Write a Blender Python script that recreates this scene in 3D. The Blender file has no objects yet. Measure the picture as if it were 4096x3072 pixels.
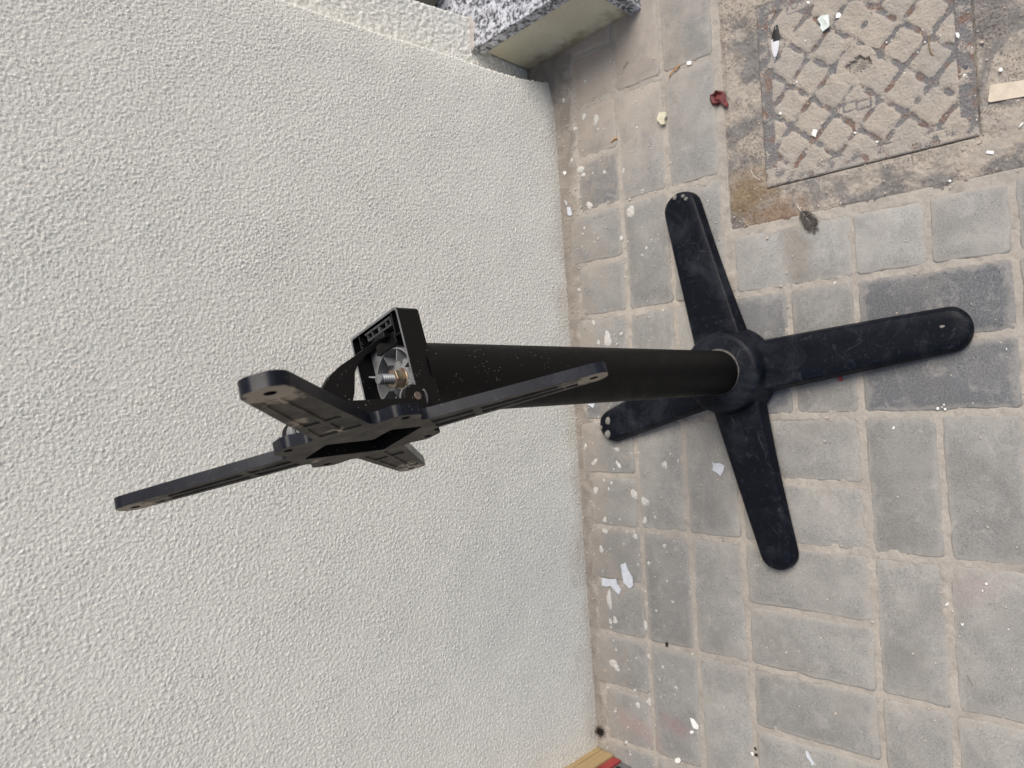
import bpy, bmesh, math, random
import numpy as np
from mathutils import Vector, Matrix

# ------------------------------------------------------------------ camera, world, sun, exposure
S = bpy.context.scene
C = S.collection
# rows: world axis expressed in photo axes (x right, y down, z forward)
RW = np.array([[-0.05205392, -0.99840664, 0.02178483],
               [-0.72078740, 0.05266037, 0.69115296],
               [-0.69119890, 0.02027499, -0.72238010]])
F = 2884.5
H = 1.15
cam_d = bpy.data.cameras.new('camera')
cam = bpy.data.objects.new('camera', cam_d)
C.objects.link(cam)
S.camera = cam
cam_d.sensor_width = 36.0
cam_d.lens = 36.0 * F / 4096
cam_d.clip_start = 0.02
cam_d.clip_end = 300
cam_d.dof.use_dof = True
cam_d.dof.focus_distance = 0.80
cam_d.dof.aperture_fstop = 9.0
M4 = Matrix.Identity(4)
for i in range(3):
    M4[i][0] = RW[i, 0]
    M4[i][1] = -RW[i, 1]
    M4[i][2] = -RW[i, 2]
M4[2][3] = H
cam.matrix_world = M4

W = bpy.data.worlds.new('World')
S.world = W
W.use_nodes = True
nt = W.node_tree
sky = nt.nodes.new('ShaderNodeTexSky')
sky.sky_type = 'NISHITA'
sky.sun_disc = False
SUN_EL, SUN_AZ = math.radians(52), math.radians(-28)      # azimuth of the sun measured from +X towards +Y
sky.sun_elevation = SUN_EL
sky.sun_rotation = math.pi / 2 - SUN_AZ
sky.air_density = 1.0
sky.dust_density = 3.0
sky.ozone_density = 1.0
bg = nt.nodes['Background']
nt.links.new(sky.outputs[0], bg.inputs[0])
bg.inputs[1].default_value = 0.085
sl = bpy.data.lights.new('sun', 'SUN')
sl.energy = 2.0
sl.angle = math.radians(36)
sl.color = (1.0, 0.94, 0.84)
so = bpy.data.objects.new('sun', sl)
C.objects.link(so)
so.rotation_euler = Vector((-math.cos(SUN_EL) * math.cos(SUN_AZ), -math.cos(SUN_EL) * math.sin(SUN_AZ), -math.sin(SUN_EL))).to_track_quat('-Z', 'Y').to_euler()
S.view_settings.view_transform = 'Standard'
S.view_settings.look = 'None'
S.view_settings.exposure = 0.60
S.view_settings.gamma = 1.0
S.view_settings.use_curve_mapping = False

rng = np.random.default_rng(7)
random.seed(7)

# ------------------------------------------------------------------ helpers
def ray(x, y):
    return RW @ np.array([x - 2048.0, y - 1536.0, F])
def at(x, y, z=0.0):
    """photo pixel -> point of the horizontal plane at height z"""
    d = ray(x, y)
    t = (z - H) / d[2]
    return (d[0] * t, d[1] * t, z)
def tag(o, label=None, cat=None, group=None, kind=None):
    if label: o['label'] = label
    if cat: o['category'] = cat
    if group: o['group'] = group
    if kind: o['kind'] = kind
    return o
def empty(name, loc, rz=0.0):
    o = bpy.data.objects.new(name, None)
    o.empty_display_size = 0.05
    C.objects.link(o)
    o.location = loc
    o.rotation_euler = (0, 0, rz)
    return o
def link(name, me, m=None, parent=None, smooth=False):
    o = bpy.data.objects.new(name, me)
    C.objects.link(o)
    if m is not None:
        for q in (m if isinstance(m, (list, tuple)) else [m]):
            me.materials.append(q)
    if parent is not None: o.parent = parent
    if smooth:
        me.polygons.foreach_set('use_smooth', [True] * len(me.polygons))
    return o
def mesh(name, v, f, m=None, parent=None, smooth=False):
    me = bpy.data.meshes.new(name)
    me.from_pydata([tuple(map(float, p)) for p in v], [], f)
    me.update()
    return link(name, me, m, parent, smooth)
def grid_mesh(name, P, m=None, parent=None, smooth=True, attrs=None):
    """P: (ny, nx, 3) array of points"""
    ny, nx = P.shape[:2]
    me = bpy.data.meshes.new(name)
    n = ny * nx
    me.vertices.add(n)
    me.vertices.foreach_set('co', P.reshape(-1).astype(np.float32))
    i = np.arange(n).reshape(ny, nx)
    q = np.stack([i[:-1, :-1], i[:-1, 1:], i[1:, 1:], i[1:, :-1]], -1).reshape(-1, 4)
    me.loops.add(q.size)
    me.loops.foreach_set('vertex_index', q.reshape(-1).astype(np.int32))
    me.polygons.add(len(q))
    me.polygons.foreach_set('loop_start', (np.arange(len(q)) * 4).astype(np.int32))
    me.polygons.foreach_set('loop_total', np.full(len(q), 4, np.int32))
    me.update(calc_edges=True)
    if smooth: me.polygons.foreach_set('use_smooth', np.ones(len(q), bool))
    for k, a in (attrs or {}).items():
        at_ = me.attributes.new(k, 'FLOAT', 'POINT')
        at_.data.foreach_set('value', a.reshape(-1).astype(np.float32))
    return link(name, me, m, parent)
def bandnoise(ny, nx, d, lo, hi, seed):
    """isotropic band-passed noise, wavelengths lo..hi metres on a grid of pitch d, unit variance"""
    r = np.random.default_rng(seed).normal(size=(ny, nx))
    fy = np.fft.fftfreq(ny, d)[:, None]
    fx = np.fft.rfftfreq(nx, d)[None, :]
    f = np.sqrt(fx ** 2 + fy ** 2)
    g = np.exp(-(f * lo) ** 2 * 0.7) * (1 - np.exp(-(f * hi) ** 2 * 0.7))
    h = np.fft.irfft2(np.fft.rfft2(r) * g, s=(ny, nx))
    return h / h.std()
def box(bm, x0, x1, y0, y1, z0, z1, M=None):
    vs = [bm.verts.new((x, y, z)) for x in (x0, x1) for y in (y0, y1) for z in (z0, z1)]
    for f in ((0, 1, 3, 2), (4, 6, 7, 5), (0, 4, 5, 1), (2, 3, 7, 6), (0, 2, 6, 4), (1, 5, 7, 3)):
        bm.faces.new([vs[i] for i in f])
    if M is not None: bmesh.ops.transform(bm, matrix=M, verts=vs)
    return vs
def prism(bm, pts, z0, z1, fn=None):
    fn = fn or (lambda x, y, z: (x, y, z))
    a = [bm.verts.new(fn(p[0], p[1], z0)) for p in pts]
    b = [bm.verts.new(fn(p[0], p[1], z1)) for p in pts]
    n = len(pts)
    bm.faces.new(a[::-1]); bm.faces.new(b)
    for i in range(n):
        bm.faces.new([a[i], a[(i + 1) % n], b[(i + 1) % n], b[i]])
def cyl(bm, p0, p1, r0, r1=None, n=24, cap=True):
    r1 = r0 if r1 is None else r1
    p0, p1 = Vector(p0), Vector(p1)
    d = (p1 - p0).normalized()
    a = d.orthogonal().normalized(); b = d.cross(a)
    A = [bm.verts.new(p0 + r0 * (math.cos(t) * a + math.sin(t) * b)) for t in [2 * math.pi * i / n for i in range(n)]]
    B = [bm.verts.new(p1 + r1 * (math.cos(t) * a + math.sin(t) * b)) for t in [2 * math.pi * i / n for i in range(n)]]
    for i in range(n):
        bm.faces.new([A[i], A[(i + 1) % n], B[(i + 1) % n], B[i]])
    if cap:
        bm.faces.new(A[::-1]); bm.faces.new(B)
def lathe(bm, prof, n=64, c=(0, 0)):
    R = []
    for r, z in prof:
        R.append([bm.verts.new((c[0] + r * math.cos(2 * math.pi * i / n), c[1] + r * math.sin(2 * math.pi * i / n), z)) for i in range(n)])
    for a, b in zip(R[:-1], R[1:]):
        for i in range(n):
            bm.faces.new([a[i], a[(i + 1) % n], b[(i + 1) % n], b[i]])
def done(bm, name, m, parent=None, smooth=False, bevel=0, seg=2, angle=35):
    bmesh.ops.recalc_face_normals(bm, faces=bm.faces)
    me = bpy.data.meshes.new(name)
    bm.to_mesh(me); bm.free()
    o = link(name, me, m, parent, smooth)
    if bevel:
        b = o.modifiers.new('bevel', 'BEVEL')
        b.width = bevel; b.segments = seg; b.limit_method = 'ANGLE'; b.angle_limit = math.radians(angle)
        b.harden_normals = False
        me.polygons.foreach_set('use_smooth', [True] * len(me.polygons))
        w = o.modifiers.new('wn', 'WEIGHTED_NORMAL'); w.keep_sharp = False
    elif smooth:
        me.set_sharp_from_angle(angle=math.radians(angle))
    return o
def roundpoly(pts, n=5):
    """pts: (x, y, r) corners -> polygon with rounded corners (convex and concave)"""
    out = []
    k = len(pts)
    for i in range(k):
        p = Vector(pts[i][:2]); r = pts[i][2]
        a = Vector(pts[i - 1][:2]) - p; b = Vector(pts[(i + 1) % k][:2]) - p
        la, lb = a.length, b.length
        if r <= 0: out.append((p.x, p.y)); continue
        a.normalize(); b.normalize()
        th = a.angle(b)
        t = min(r / math.tan(th / 2), la * .48, lb * .48)
        r = t * math.tan(th / 2)
        c = p + (a + b).normalized() * (r / math.sin(th / 2))
        s = p + a * t - c; e = p + b * t - c
        a0 = math.atan2(s.y, s.x); da = math.atan2(e.y, e.x) - a0
        while da > math.pi: da -= 2 * math.pi
        while da < -math.pi: da += 2 * math.pi
        for j in range(n + 1):
            q = a0 + da * j / n
            out.append((c.x + r * math.cos(q), c.y + r * math.sin(q)))
    return out

# ------------------------------------------------------------------ material helpers
class NT:
    def __init__(s, name):
        s.m = bpy.data.materials.new(name); s.m.use_nodes = True
        s.t = s.m.node_tree; s.n = s.t.nodes; s.l = s.t.links
        s.b = s.n['Principled BSDF']; s.out = s.n['Material Output']
        s._pos = None
    def pos(s):
        if s._pos is None: s._pos = s.n.new('ShaderNodeNewGeometry').outputs['Position']
        return s._pos
    def L(s, a, b): s.l.new(a, b)
    def val(s, sock, v):
        if hasattr(v, 'node'): s.L(v, sock)
        else: sock.default_value = v
    def noise(s, scale, detail=4, rough=.55, vec=None, dist=0.0):
        n = s.n.new('ShaderNodeTexNoise'); n.inputs['Scale'].default_value = scale
        n.inputs['Detail'].default_value = detail; n.inputs['Roughness'].default_value = rough
        n.inputs['Distortion'].default_value = dist
        s.L(vec if vec is not None else s.pos(), n.inputs['Vector']); return n.outputs[0]
    def voro(s, scale, feature='F1', vec=None, rand=1.0):
        n = s.n.new('ShaderNodeTexVoronoi'); n.feature = feature; n.inputs['Scale'].default_value = scale
        n.inputs['Randomness'].default_value = rand
        s.L(vec if vec is not None else s.pos(), n.inputs['Vector']); return n.outputs[0]
    def mapr(s, v, a, b, c=0.0, d=1.0):
        n = s.n.new('ShaderNodeMapRange'); s.val(n.inputs[0], v)
        for i, q in enumerate((a, b, c, d)): n.inputs[i + 1].default_value = q
        return n.outputs[0]
    def math(s, op, a, b=0.0):
        n = s.n.new('ShaderNodeMath'); n.operation = op; s.val(n.inputs[0], a); s.val(n.inputs[1], b); return n.outputs[0]
    def mix(s, f, a, b, mode='MIX'):
        n = s.n.new('ShaderNodeMix'); n.data_type = 'RGBA'; n.blend_type = mode
        s.val(n.inputs[0], f)
        for i, q in ((6, a), (7, b)):
            if hasattr(q, 'node'): s.L(q, n.inputs[i])
            else: n.inputs[i].default_value = (*q, 1)
        return n.outputs[2]
    def attr(s, name):
        n = s.n.new('ShaderNodeAttribute'); n.attribute_name = name; return n.outputs['Fac']
    def bump(s, h, strength, dist):
        n = s.n.new('ShaderNodeBump'); n.inputs['Strength'].default_value = strength
        n.inputs['Distance'].default_value = dist; s.L(h, n.inputs['Height'])
        s.L(n.outputs[0], s.b.inputs['Normal']); return n
    def blob(s, cx, cy, rx, ry, ang=0.0, soft=.5):
        """0..1 mask: an uneven patch lying on the ground at (cx, cy)"""
        sx = s.n.new('ShaderNodeVectorMath'); sx.operation = 'SUBTRACT'
        s.L(s.pos(), sx.inputs[0]); sx.inputs[1].default_value = (cx, cy, 0)
        r = s.n.new('ShaderNodeVectorRotate'); r.rotation_type = 'Z_AXIS'; r.inputs['Angle'].default_value = -ang
        s.L(sx.outputs[0], r.inputs[0])
        m = s.n.new('ShaderNodeVectorMath'); m.operation = 'MULTIPLY'
        s.L(r.outputs[0], m.inputs[0]); m.inputs[1].default_value = (1 / rx, 1 / ry, 0)
        l = s.n.new('ShaderNodeVectorMath'); l.operation = 'LENGTH'; s.L(m.outputs[0], l.inputs[0])
        d = s.math('ADD', l.outputs['Value'], s.mapr(s.noise(38, 4, .6), .3, .7, -.45, .45))
        return s.mapr(d, 1 + soft * .5, 1 - soft * .5)
    def fin(s, col, rough, spec=.5, metal=0.0):
        s.val(s.b.inputs['Roughness'], rough)
        if hasattr(col, 'node'): s.L(col, s.b.inputs['Base Color'])
        else: s.b.inputs['Base Color'].default_value = (*col, 1)
        s.b.inputs['Specular IOR Level'].default_value = spec
        s.b.inputs['Metallic'].default_value = metal
        return s.m

def xy(px, py):
    return at(px, py)[:2]

def mat_plaster():
    t = NT('plaster')
    n1 = t.noise(3.2, 4); n2 = t.noise(420, 3, .6); n3 = t.noise(26, 4)
    sep = t.n.new('ShaderNodeSeparateXYZ'); t.L(t.pos(), sep.inputs[0])
    low = t.mapr(t.math('ADD', sep.outputs[2], t.mapr(t.noise(14, 3), .3, .7, -.03, .03)), 0.0, .055, 1, 0)
    c = t.mix(t.mapr(n1, .3, .7), (.800, .790, .735), (.84, .83, .775))
    c = t.mix(t.mapr(n3, .55, .8, 0, .25), c, (.73, .72, .65))
    c = t.mix(t.mapr(n2, .40, .62, .30, 0), c, (.50, .48, .43))
    c = t.mix(t.math('MULTIPLY', t.attr('pit'), .45), c, (.44, .435, .38))  # cavity shade painted into the colour, with grime, so the relief reads stronger
    c = t.mix(t.mapr(t.noise(5.5, 6, .7), .58, .72, 0, .14), c, (.62, .60, .53))
    c = t.mix(t.math('MULTIPLY', low, .35), c, (.42, .35, .28))
    t.bump(t.math('ADD', t.noise(900, 3, .65), t.math('MULTIPLY', t.noise(330, 3, .6), 2.2)), .65, .0010)
    return t.fin(c, .92, .2)
def mat_paver():
    t = NT('paver_concrete')
    oi = t.n.new('ShaderNodeObjectInfo')
    base = oi.outputs['Color']
    add = t.n.new('ShaderNodeVectorMath'); add.operation = 'ADD'
    t.L(t.pos(), add.inputs[0])
    cmb = t.n.new('ShaderNodeCombineXYZ')
    t.L(t.math('MULTIPLY', oi.outputs['Random'], 9.0), cmb.inputs[2])
    t.L(cmb.outputs[0], add.inputs[1])
    v = add.outputs[0]
    c = t.mix(t.mapr(t.noise(430, 4, .75), .36, .66), t.mix(.25, base, (.04, .04, .04)), t.mix(.28, base, (.55, .55, .54)))
    c = t.mix(t.mapr(t.noise(300, 4, .75), .44, .33, 0, .75), c, (.10, .102, .105))
    c = t.mix(t.mapr(t.noise(22, 5, .65, v), .42, .72, 0, .6), c, t.mix(1.0, base, (1.38, 1.36, 1.32), 'MULTIPLY'))
    c = t.mix(t.mapr(t.noise(13, 4, .6, v, .6), .45, .75, 0, .5), c, (.155, .15, .142))
    c = t.mix(t.math('MULTIPLY', t.mapr(t.math('ADD', t.attr('rimd'), t.mapr(t.noise(48, 5, .7), .3, .7, -.12, .10)), .0, .12, 1, 0), .42), c, (.36, .34, .31))
    c = t.mix(t.mapr(t.noise(30, 6, .75, None, .8), .54, .70, 0, .5), c, (.42, .40, .375))
    # sand trodden over the pavers, most near the wall
    c = t.mix(t.mapr(t.noise(8.5, 6, .68), .52, .74, 0, .45), c, (.36, .335, .305))
    sep = t.n.new('ShaderNodeSeparateXYZ'); t.L(t.pos(), sep.inputs[0])
    wy = t.mapr(t.math('ADD', sep.outputs[1], t.mapr(t.noise(22, 5), .3, .7, -.07, .07)), .82, .93, 0, .85)
    c = t.mix(wy, c, (.30, .265, .23))
    # warm dust by the corner of the step
    c = t.mix(t.math('MULTIPLY', t.blob(.63, .80, .16, .13, 0, 1.2), .6), c, (.42, .355, .30))
    # faint red wash near the lower boards
    c = t.mix(t.math('MULTIPLY', t.blob(*xy(2560, 2915), .055, .018, 1.2, .9), .26), c, (.34, .16, .16))
    c = t.mix(t.math('MULTIPLY', t.blob(*xy(2700, 2900), .025, .014, 1.2, .9), .26), c, (.34, .16, .16))
    # brown seep near the drain cover corner, a faint reddish one at the right edge
    c = t.mix(t.math('MULTIPLY', t.blob(*xy(3185, 1000), .055, .02, .1, 1.1), .45), c, (.17, .14, .10))
    c = t.mix(t.math('MULTIPLY', t.blob(*xy(3880, 2360), .02, .03, 0, 1.), .25), c, (.40, .30, .28))
    # worn pits
    p = t.voro(95, 'F1', v)
    c = t.mix(t.mapr(p, .10, .03, 0, .45), c, (.08, .08, .08))
    h = t.math('ADD', t.noise(900, 3, .7), t.math('MULTIPLY', t.noise(160, 4, .6), 1.3))
    t.bump(h, .38, .0008)
    return t.fin(c, .85, .3)
def mat_mortar():
    t = NT('sandy_mortar')
    c = t.mix(t.mapr(t.noise(300, 4, .7), .35, .7), (.35, .318, .28), (.445, .405, .36))
    c = t.mix(t.mapr(t.noise(17, 4), .42, .7, 0, .6), c, (.28, .262, .238))
    c = t.mix(t.mapr(t.noise(850, 2), .62, .75, 0, .8), c, (.16, .13, .11))
    c = t.mix(t.mapr(t.noise(45, 4, .6), .56, .72, 0, .6), c, (.22, .20, .18))
    sep = t.n.new('ShaderNodeSeparateXYZ'); t.L(t.pos(), sep.inputs[0])
    c = t.mix(t.mapr(t.math('ADD', sep.outputs[1], t.mapr(t.noise(30, 4), .3, .7, -.02, .02)), .885, .905, 0, .8), c, t.mix(t.mapr(t.noise(26, 5, .7), .4, .6), (.19, .165, .145), (.27, .24, .21)))
    t.bump(t.noise(1000, 4, .75), .45, .0009)
    return t.fin(c, .95, .15)
def mat_surround():
    t = NT('old_concrete')
    c = t.mix(t.mapr(t.noise(30, 5, .6), .35, .65), (.45, .395, .335), (.36, .325, .285))
    c = t.mix(t.mapr(t.noise(13, 6, .72, dist=.5), .47, .57, 0, .8), c, (.16, .158, .158))
    c = t.mix(t.math('MULTIPLY', t.mapr(t.noise(330, 4, .8), .50, .60, 0, .85), t.mapr(t.noise(9, 4, .6), .42, .58, .12, 1)), c, (.085, .062, .052))
    c = t.mix(t.mapr(t.noise(380, 3, .8), .60, .68, 0, .6), c, (.55, .50, .44))
    c = t.mix(t.math('MULTIPLY', t.blob(*xy(2990, 775), .035, .045, 0, .9), .75), c, (.20, .14, .075))
    c = t.mix(t.math('MULTIPLY', t.blob(*xy(3110, 880), .03, .05, .2, .9), .7), c, (.22, .14, .085))
    c = t.mix(t.math('MULTIPLY', t.mapr(t.voro(210), .26, .12, 0, .9), t.mapr(t.noise(14, 3), .45, .6)), c, (.10, .045, .03))
    h = t.math('ADD', t.noise(700, 4, .75), t.mapr(t.voro(330), .25, .05, 0, -1.2))
    t.bump(h, .8, .0013)
    return t.fin(c, .93, .2)
def mat_cover():
    t = NT('rusty_iron_and_sand')
    sand = t.attr('sand')
    s2 = t.mapr(t.math('ADD', sand, t.mapr(t.noise(420, 4, .7), .3, .7, -.42, .42)), .40, .60)
    iron = t.mix(t.mapr(t.noise(48, 4, .6), .5, .62, 0, .95), (.14, .14, .146), (.165, .09, .062))
    iron = t.mix(t.mapr(t.noise(400, 4, .8), .45, .62, 0, .75), iron, (.27, .25, .235))
    sc = t.mix(t.mapr(t.noise(26, 4), .3, .7), (.42, .37, .315), (.335, .30, .262))
    sc = t.mix(t.mapr(t.noise(11, 5, .65), .42, .62, 0, .7), sc, (.33, .31, .285))
    sc = t.mix(t.mapr(t.noise(360, 4, .8), .57, .66, 0, .65), sc, (.14, .085, .065))
    sc = t.mix(t.mapr(t.noise(900, 2, .7), .62, .72, 0, .5), sc, (.55, .50, .45))
    t.bump(t.noise(900, 4, .75), .6, .0010)
    return t.fin(t.mix(s2, iron, sc), .9, .25)
def mat_black(name, base=(.0075, .0075, .008), rough=.48, speck=.6, dust=(.30, .28, .25), wash=0.0, spec=.35, washcol=(.11, .115, .135), wscale=9, top=None, scratch=False):
    t = NT(name)
    c = t.mix(t.mapr(t.noise(3.5, 3), .3, .7, 0, .5), base, tuple(min(1, b * 1.6) for b in base))
    if wash:
        c = t.mix(t.mapr(t.noise(wscale, 7, .72, dist=.8), .50, .78, 0, wash), c, washcol)
        c = t.mix(t.mapr(t.noise(70, 6, .8, dist=1.5), .56, .72, 0, wash * 1.1), c, washcol)
    if scratch:
        w = t.n.new('ShaderNodeMix'); w.data_type = 'VECTOR'; w.inputs[0].default_value = .018
        nn = t.n.new('ShaderNodeTexNoise'); nn.inputs['Scale'].default_value = 11; t.L(t.pos(), nn.inputs['Vector'])
        t.L(t.pos(), w.inputs[4]); t.L(nn.outputs['Color'], w.inputs[5])
        e = t.voro(17, 'DISTANCE_TO_EDGE', w.outputs[1])
        k2 = t.math('MULTIPLY', t.mapr(e, .0, .012, 1, 0), t.mapr(t.noise(28, 4), .55, .68))
        c = t.mix(t.math('MULTIPLY', k2, .5), c, (.10, .105, .12))
    v = t.voro(260)
    k = t.math('MULTIPLY', t.mapr(v, .16, .08, 0, 1), t.mapr(t.noise(30, 3), .48, .58))
    if top is not None:
        sp_ = t.n.new('ShaderNodeSeparateXYZ'); t.L(t.pos(), sp_.inputs[0])
        k = t.math('MULTIPLY', k, t.mapr(sp_.outputs[2], top, top + .12, .06, 1))
    c = t.mix(t.math('MULTIPLY', k, speck), c, dust)
    t.bump(t.noise(520, 2), .06, .0003)
    return t.fin(c, t.mapr(t.noise(30, 3), .3, .7, rough - .05, rough + .10), spec)
def mat_simple(name, col, rough=.6, spec=.4, metal=0, var=.25, scale=60, bump=.2, bd=.0005, bs=500):
    t = NT(name)
    lo = tuple(q * (1 - var) for q in col); hi = tuple(min(1, q * (1 + var)) for q in col)
    c = t.mix(t.mapr(t.noise(scale, 5, .6), .3, .7), lo, hi)
    if bump: t.bump(t.noise(bs, 3), bump, bd)
    return t.fin(c, rough, spec, metal)

M_PLASTER = mat_plaster(); M_PAVER = mat_paver(); M_MORTAR = mat_mortar()
M_SURR = mat_surround(); M_COVER = mat_cover()
M_POST = mat_black('black_powder_coat', (.0028, .0026, .0026), .55, .8, spec=.19, top=.42)
M_LEG = mat_black('navy_black_paint', (.0026, .0036, .0072), .42, .08, wash=.75, spec=.13, washcol=(.040, .045, .056), scratch=True)
M_CAST = mat_black('black_cast_metal', (.0035, .0035, .0038), .42, .9, spec=.2)
M_EDGE = mat_black('satin_black_edge', (.0035, .0045, .0090), .30, .35, wash=.35, spec=.17, washcol=(.06, .065, .085), scratch=True)

def mat_face(spots):
    t = NT('glue_stained_face')
    c = t.mix(t.mapr(t.noise(34, 5, .65), .35, .68), (.040, .035, .029), (.110, .094, .073))
    c = t.mix(t.mapr(t.noise(20, 5, .7), .62, .74, 0, .5), c, (.24, .20, .145))
    c = t.mix(t.mapr(t.noise(260, 3, .7), .56, .72, 0, .35), c, (.15, .125, .095))
    for (x, y, z, r) in spots:
        d = t.n.new('ShaderNodeVectorMath'); d.operation = 'DISTANCE'
        t.L(t.pos(), d.inputs[0]); d.inputs[1].default_value = (x, y, z)
        e = t.math('ADD', d.outputs['Value'], t.mapr(t.noise(120, 4, .6), .3, .7, -.006, .006))
        c = t.mix(t.mapr(e, r * 1.15, r * .8, 0, .85), c, (.36, .30, .225))
    t.bump(t.noise(260, 4, .6), .25, .0007)
    return t.fin(c, .75, .25)
M_GREY = mat_simple('dusty_grey_casting', (.205, .208, .214), .7, .3, 0, .22, 90, .3, .0006, 700)
M_GREYD = mat_simple('dusty_dark_casting', (.085, .087, .092), .7, .3, 0, .35, 110, .3, .0006, 700)
M_GREYM2 = mat_simple('dusty_mid_casting', (.15, .153, .158), .75, .25, 0, .35, 110, .3, .0006, 700)
M_GREYE = mat_simple('dusty_black_edge', (.042, .043, .046), .6, .35, 0, .5, 160, .3, .0006, 700)
M_STEEL = mat_simple('zinc_steel', (.52, .55, .58), .33, .5, 1.0, .15, 200, .1)
M_STEELD = mat_simple('dull_steel', (.24, .25, .26), .5, .5, .7, .2, 200, .1)
M_DUSTR = mat_simple('dust_ring', (.10, .093, .085), .9, .1, 0, .5, 120, .3)
def mat_nut():
    t = NT('yellow_zinc')
    c = t.mix(t.mapr(t.noise(90, 3), .35, .6), (.30, .25, .17), (.20, .125, .11))
    c = t.mix(t.mapr(t.noise(140, 2), .5, .7, 0, .8), c, (.50, .46, .37))
    return t.fin(c, .38, .5, .7)
M_NUT = mat_nut()
M_PIN = mat_simple('brown_pin', (.16, .125, .105), .45, .4, .4, .3, 200)
M_WHITE = mat_simple('white_paint_flake', (.80, .80, .77), .6, .4, 0, .08, 200, .1)
M_BLUEW = mat_simple('bluish_white_film', (.55, .58, .63), .45, .45, 0, .10, 120, .1)
M_MINT = mat_simple('pale_green_paint', (.66, .72, .68), .5, .4, 0, .1, 90, .15)
M_CREAM = mat_simple('cream_rubble', (.60, .57, .44), .85, .2, 0, .2, 160, .6, .001)
M_BEIGE = mat_simple('beige_crust', (.50, .44, .38), .85, .2, 0, .15, 160, .4, .001)
def mat_splat():
    t = NT('dried_paint_spot')
    c = t.mix(t.mapr(t.noise(330, 4, .75), .40, .58), (.36, .345, .325), (.62, .61, .58))
    t.bump(t.noise(500, 3), .4, .0006)
    return t.fin(c, .85, .2)
M_SPLAT = mat_splat()
M_REDLEAF = mat_simple('dark_red_petal', (.115, .026, .026), .6, .3, 0, .6, 70, .4, .001, 200)
M_RED = mat_simple('red_paint', (.30, .045, .045), .5, .4, 0, .35, 30, .2)
M_SEED = mat_simple('orange_husk', (.45, .24, .08), .6, .3, 0, .3, 120, .3)
M_TWIG = mat_simple('dry_stalk', (.22, .165, .095), .8, .2, 0, .3, 120, .3)
M_HAIR = mat_simple('dark_hair', (.028, .022, .019), .7, .3, 0, .3, 300, 0)
M_FEATHG = mat_simple('grey_down', (.085, .075, .066), .85, .15, 0, .4, 200, .3)
M_FEATHB = mat_simple('black_vane', (.018, .018, .019), .6, .3, 0, .3, 200, .2)
M_FEATHW = mat_simple('white_vane', (.66, .66, .70), .7, .3, 0, .06, 120, .1)
M_CARD = mat_simple('tan_card', (.60, .52, .42), .8, .25, 0, .12, 75, .3, .0006, 250)
M_PLY = mat_simple('pale_plywood', (.42, .31, .165), .65, .3, 0, .12, 12, .1)
M_GREYM = mat_simple('grey_painted_metal', (.15, .155, .16), .5, .4, 0, .2, 60, .1)
M_FRAME = mat_simple('olive_grey_frame', (.155, .155, .125), .6, .35, 0, .08, 8, .05)
M_DARK = mat_simple('dark_gap', (.02, .017, .015), .8, .2, 0, .3, 60, .1)
def mat_granite():
    t = NT('speckled_granite')
    n = t.noise(135, 4, .65)
    c = t.mix(t.mapr(n, .44, .56), (.05, .055, .06), (.50, .50, .54))
    c = t.mix(t.mapr(t.noise(70, 3, .6), .50, .60, 0, .85), c, (.62, .64, .70))
    c = t.mix(t.mapr(t.noise(150, 3, .6), .57, .64, 0, .95), c, (.035, .042, .045))
    return t.fin(c, .42, .5)
def mat_riser():
    t = NT('yellowed_plaster')
    c = t.mix(t.mapr(t.noise(14, 5), .3, .7), (.55, .51, .385), (.62, .59, .47))
    sep = t.n.new('ShaderNodeSeparateXYZ'); t.L(t.pos(), sep.inputs[0])
    e = t.mapr(t.math('ADD', sep.outputs[2], t.mapr(t.noise(30, 4), .3, .7, -.02, .02)), .002, .035, .7, 0)
    c = t.mix(e, c, (.21, .15, .08))
    c = t.mix(t.mapr(t.noise(210, 3, .7), .6, .7, 0, .5), c, (.13, .11, .07))
    t.bump(t.noise(330, 4, .6), .35, .0008)
    return t.fin(c, .9, .2)
M_CEM = mat_simple('cement_smear', (.40, .37, .35), .9, .2, 0, .15, 120, .4)
M_GRAN = mat_granite(); M_RISER = mat_riser()

# ------------------------------------------------------------------ paving layout (metres, wall at y about 0.93)
PITCH = 0.1045
def gx(k): return .1575 - PITCH * k + (0.0006 * ((k * 7) % 5 - 2))
pav = []      # (x0, x1, y0, y1, colour)
LIGHT = (.272, .264, .248); MID = (.218, .214, .204); BLUE = (.118, .122, .130); DKB = (.088, .093, .104); WARM = (.30, .28, .25); PALE = (.335, .328, .312)
def pv(x0, x1, y0, y1, c): pav.append((min(x0, x1), max(x0, x1), min(y0, y1), max(y0, y1), c))
YA, YB, YC, YD, YE, YF, YG = .785, .682, .577, .3735, .271, .169, .066
def yy(y, x):    # joints drift a little, as measured
    return y + (-.012 * max(0, -(x + .1)) if y > .6 else .012 * max(0, -(x + .1)) if y < .3 else 0)
for k in range(-9, 14):                         # squares along the wall foot
    xm = gx(k + .5) if False else (gx(k) + gx(k + 1)) / 2
    c = {1: BLUE, 2: MID, 0: MID, -5: WARM}.get(k, random.choice([MID, MID, BLUE, LIGHT]))
    pv(gx(k), gx(k + 1), yy(YA, xm), yy(.889 if k < -2 else [.912, .905, .918, .899][k % 4], xm) - .012 * max(0, -xm - .35), c)
for k in range(-10, 14, 2):
    xm = (gx(k) + gx(k + 2)) / 2
    pv(gx(k), gx(k + 2), yy(YB, xm), yy(YA, xm), {0: MID, 2: LIGHT, 4: MID, -2: MID}.get(k, random.choice([LIGHT, MID, MID])))
    pv(gx(k), gx(k + 2), yy(YC, xm), yy(YB, xm), {2: LIGHT, -2: LIGHT, 0: PALE}.get(k, random.choice([LIGHT, MID, LIGHT])))
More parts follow.
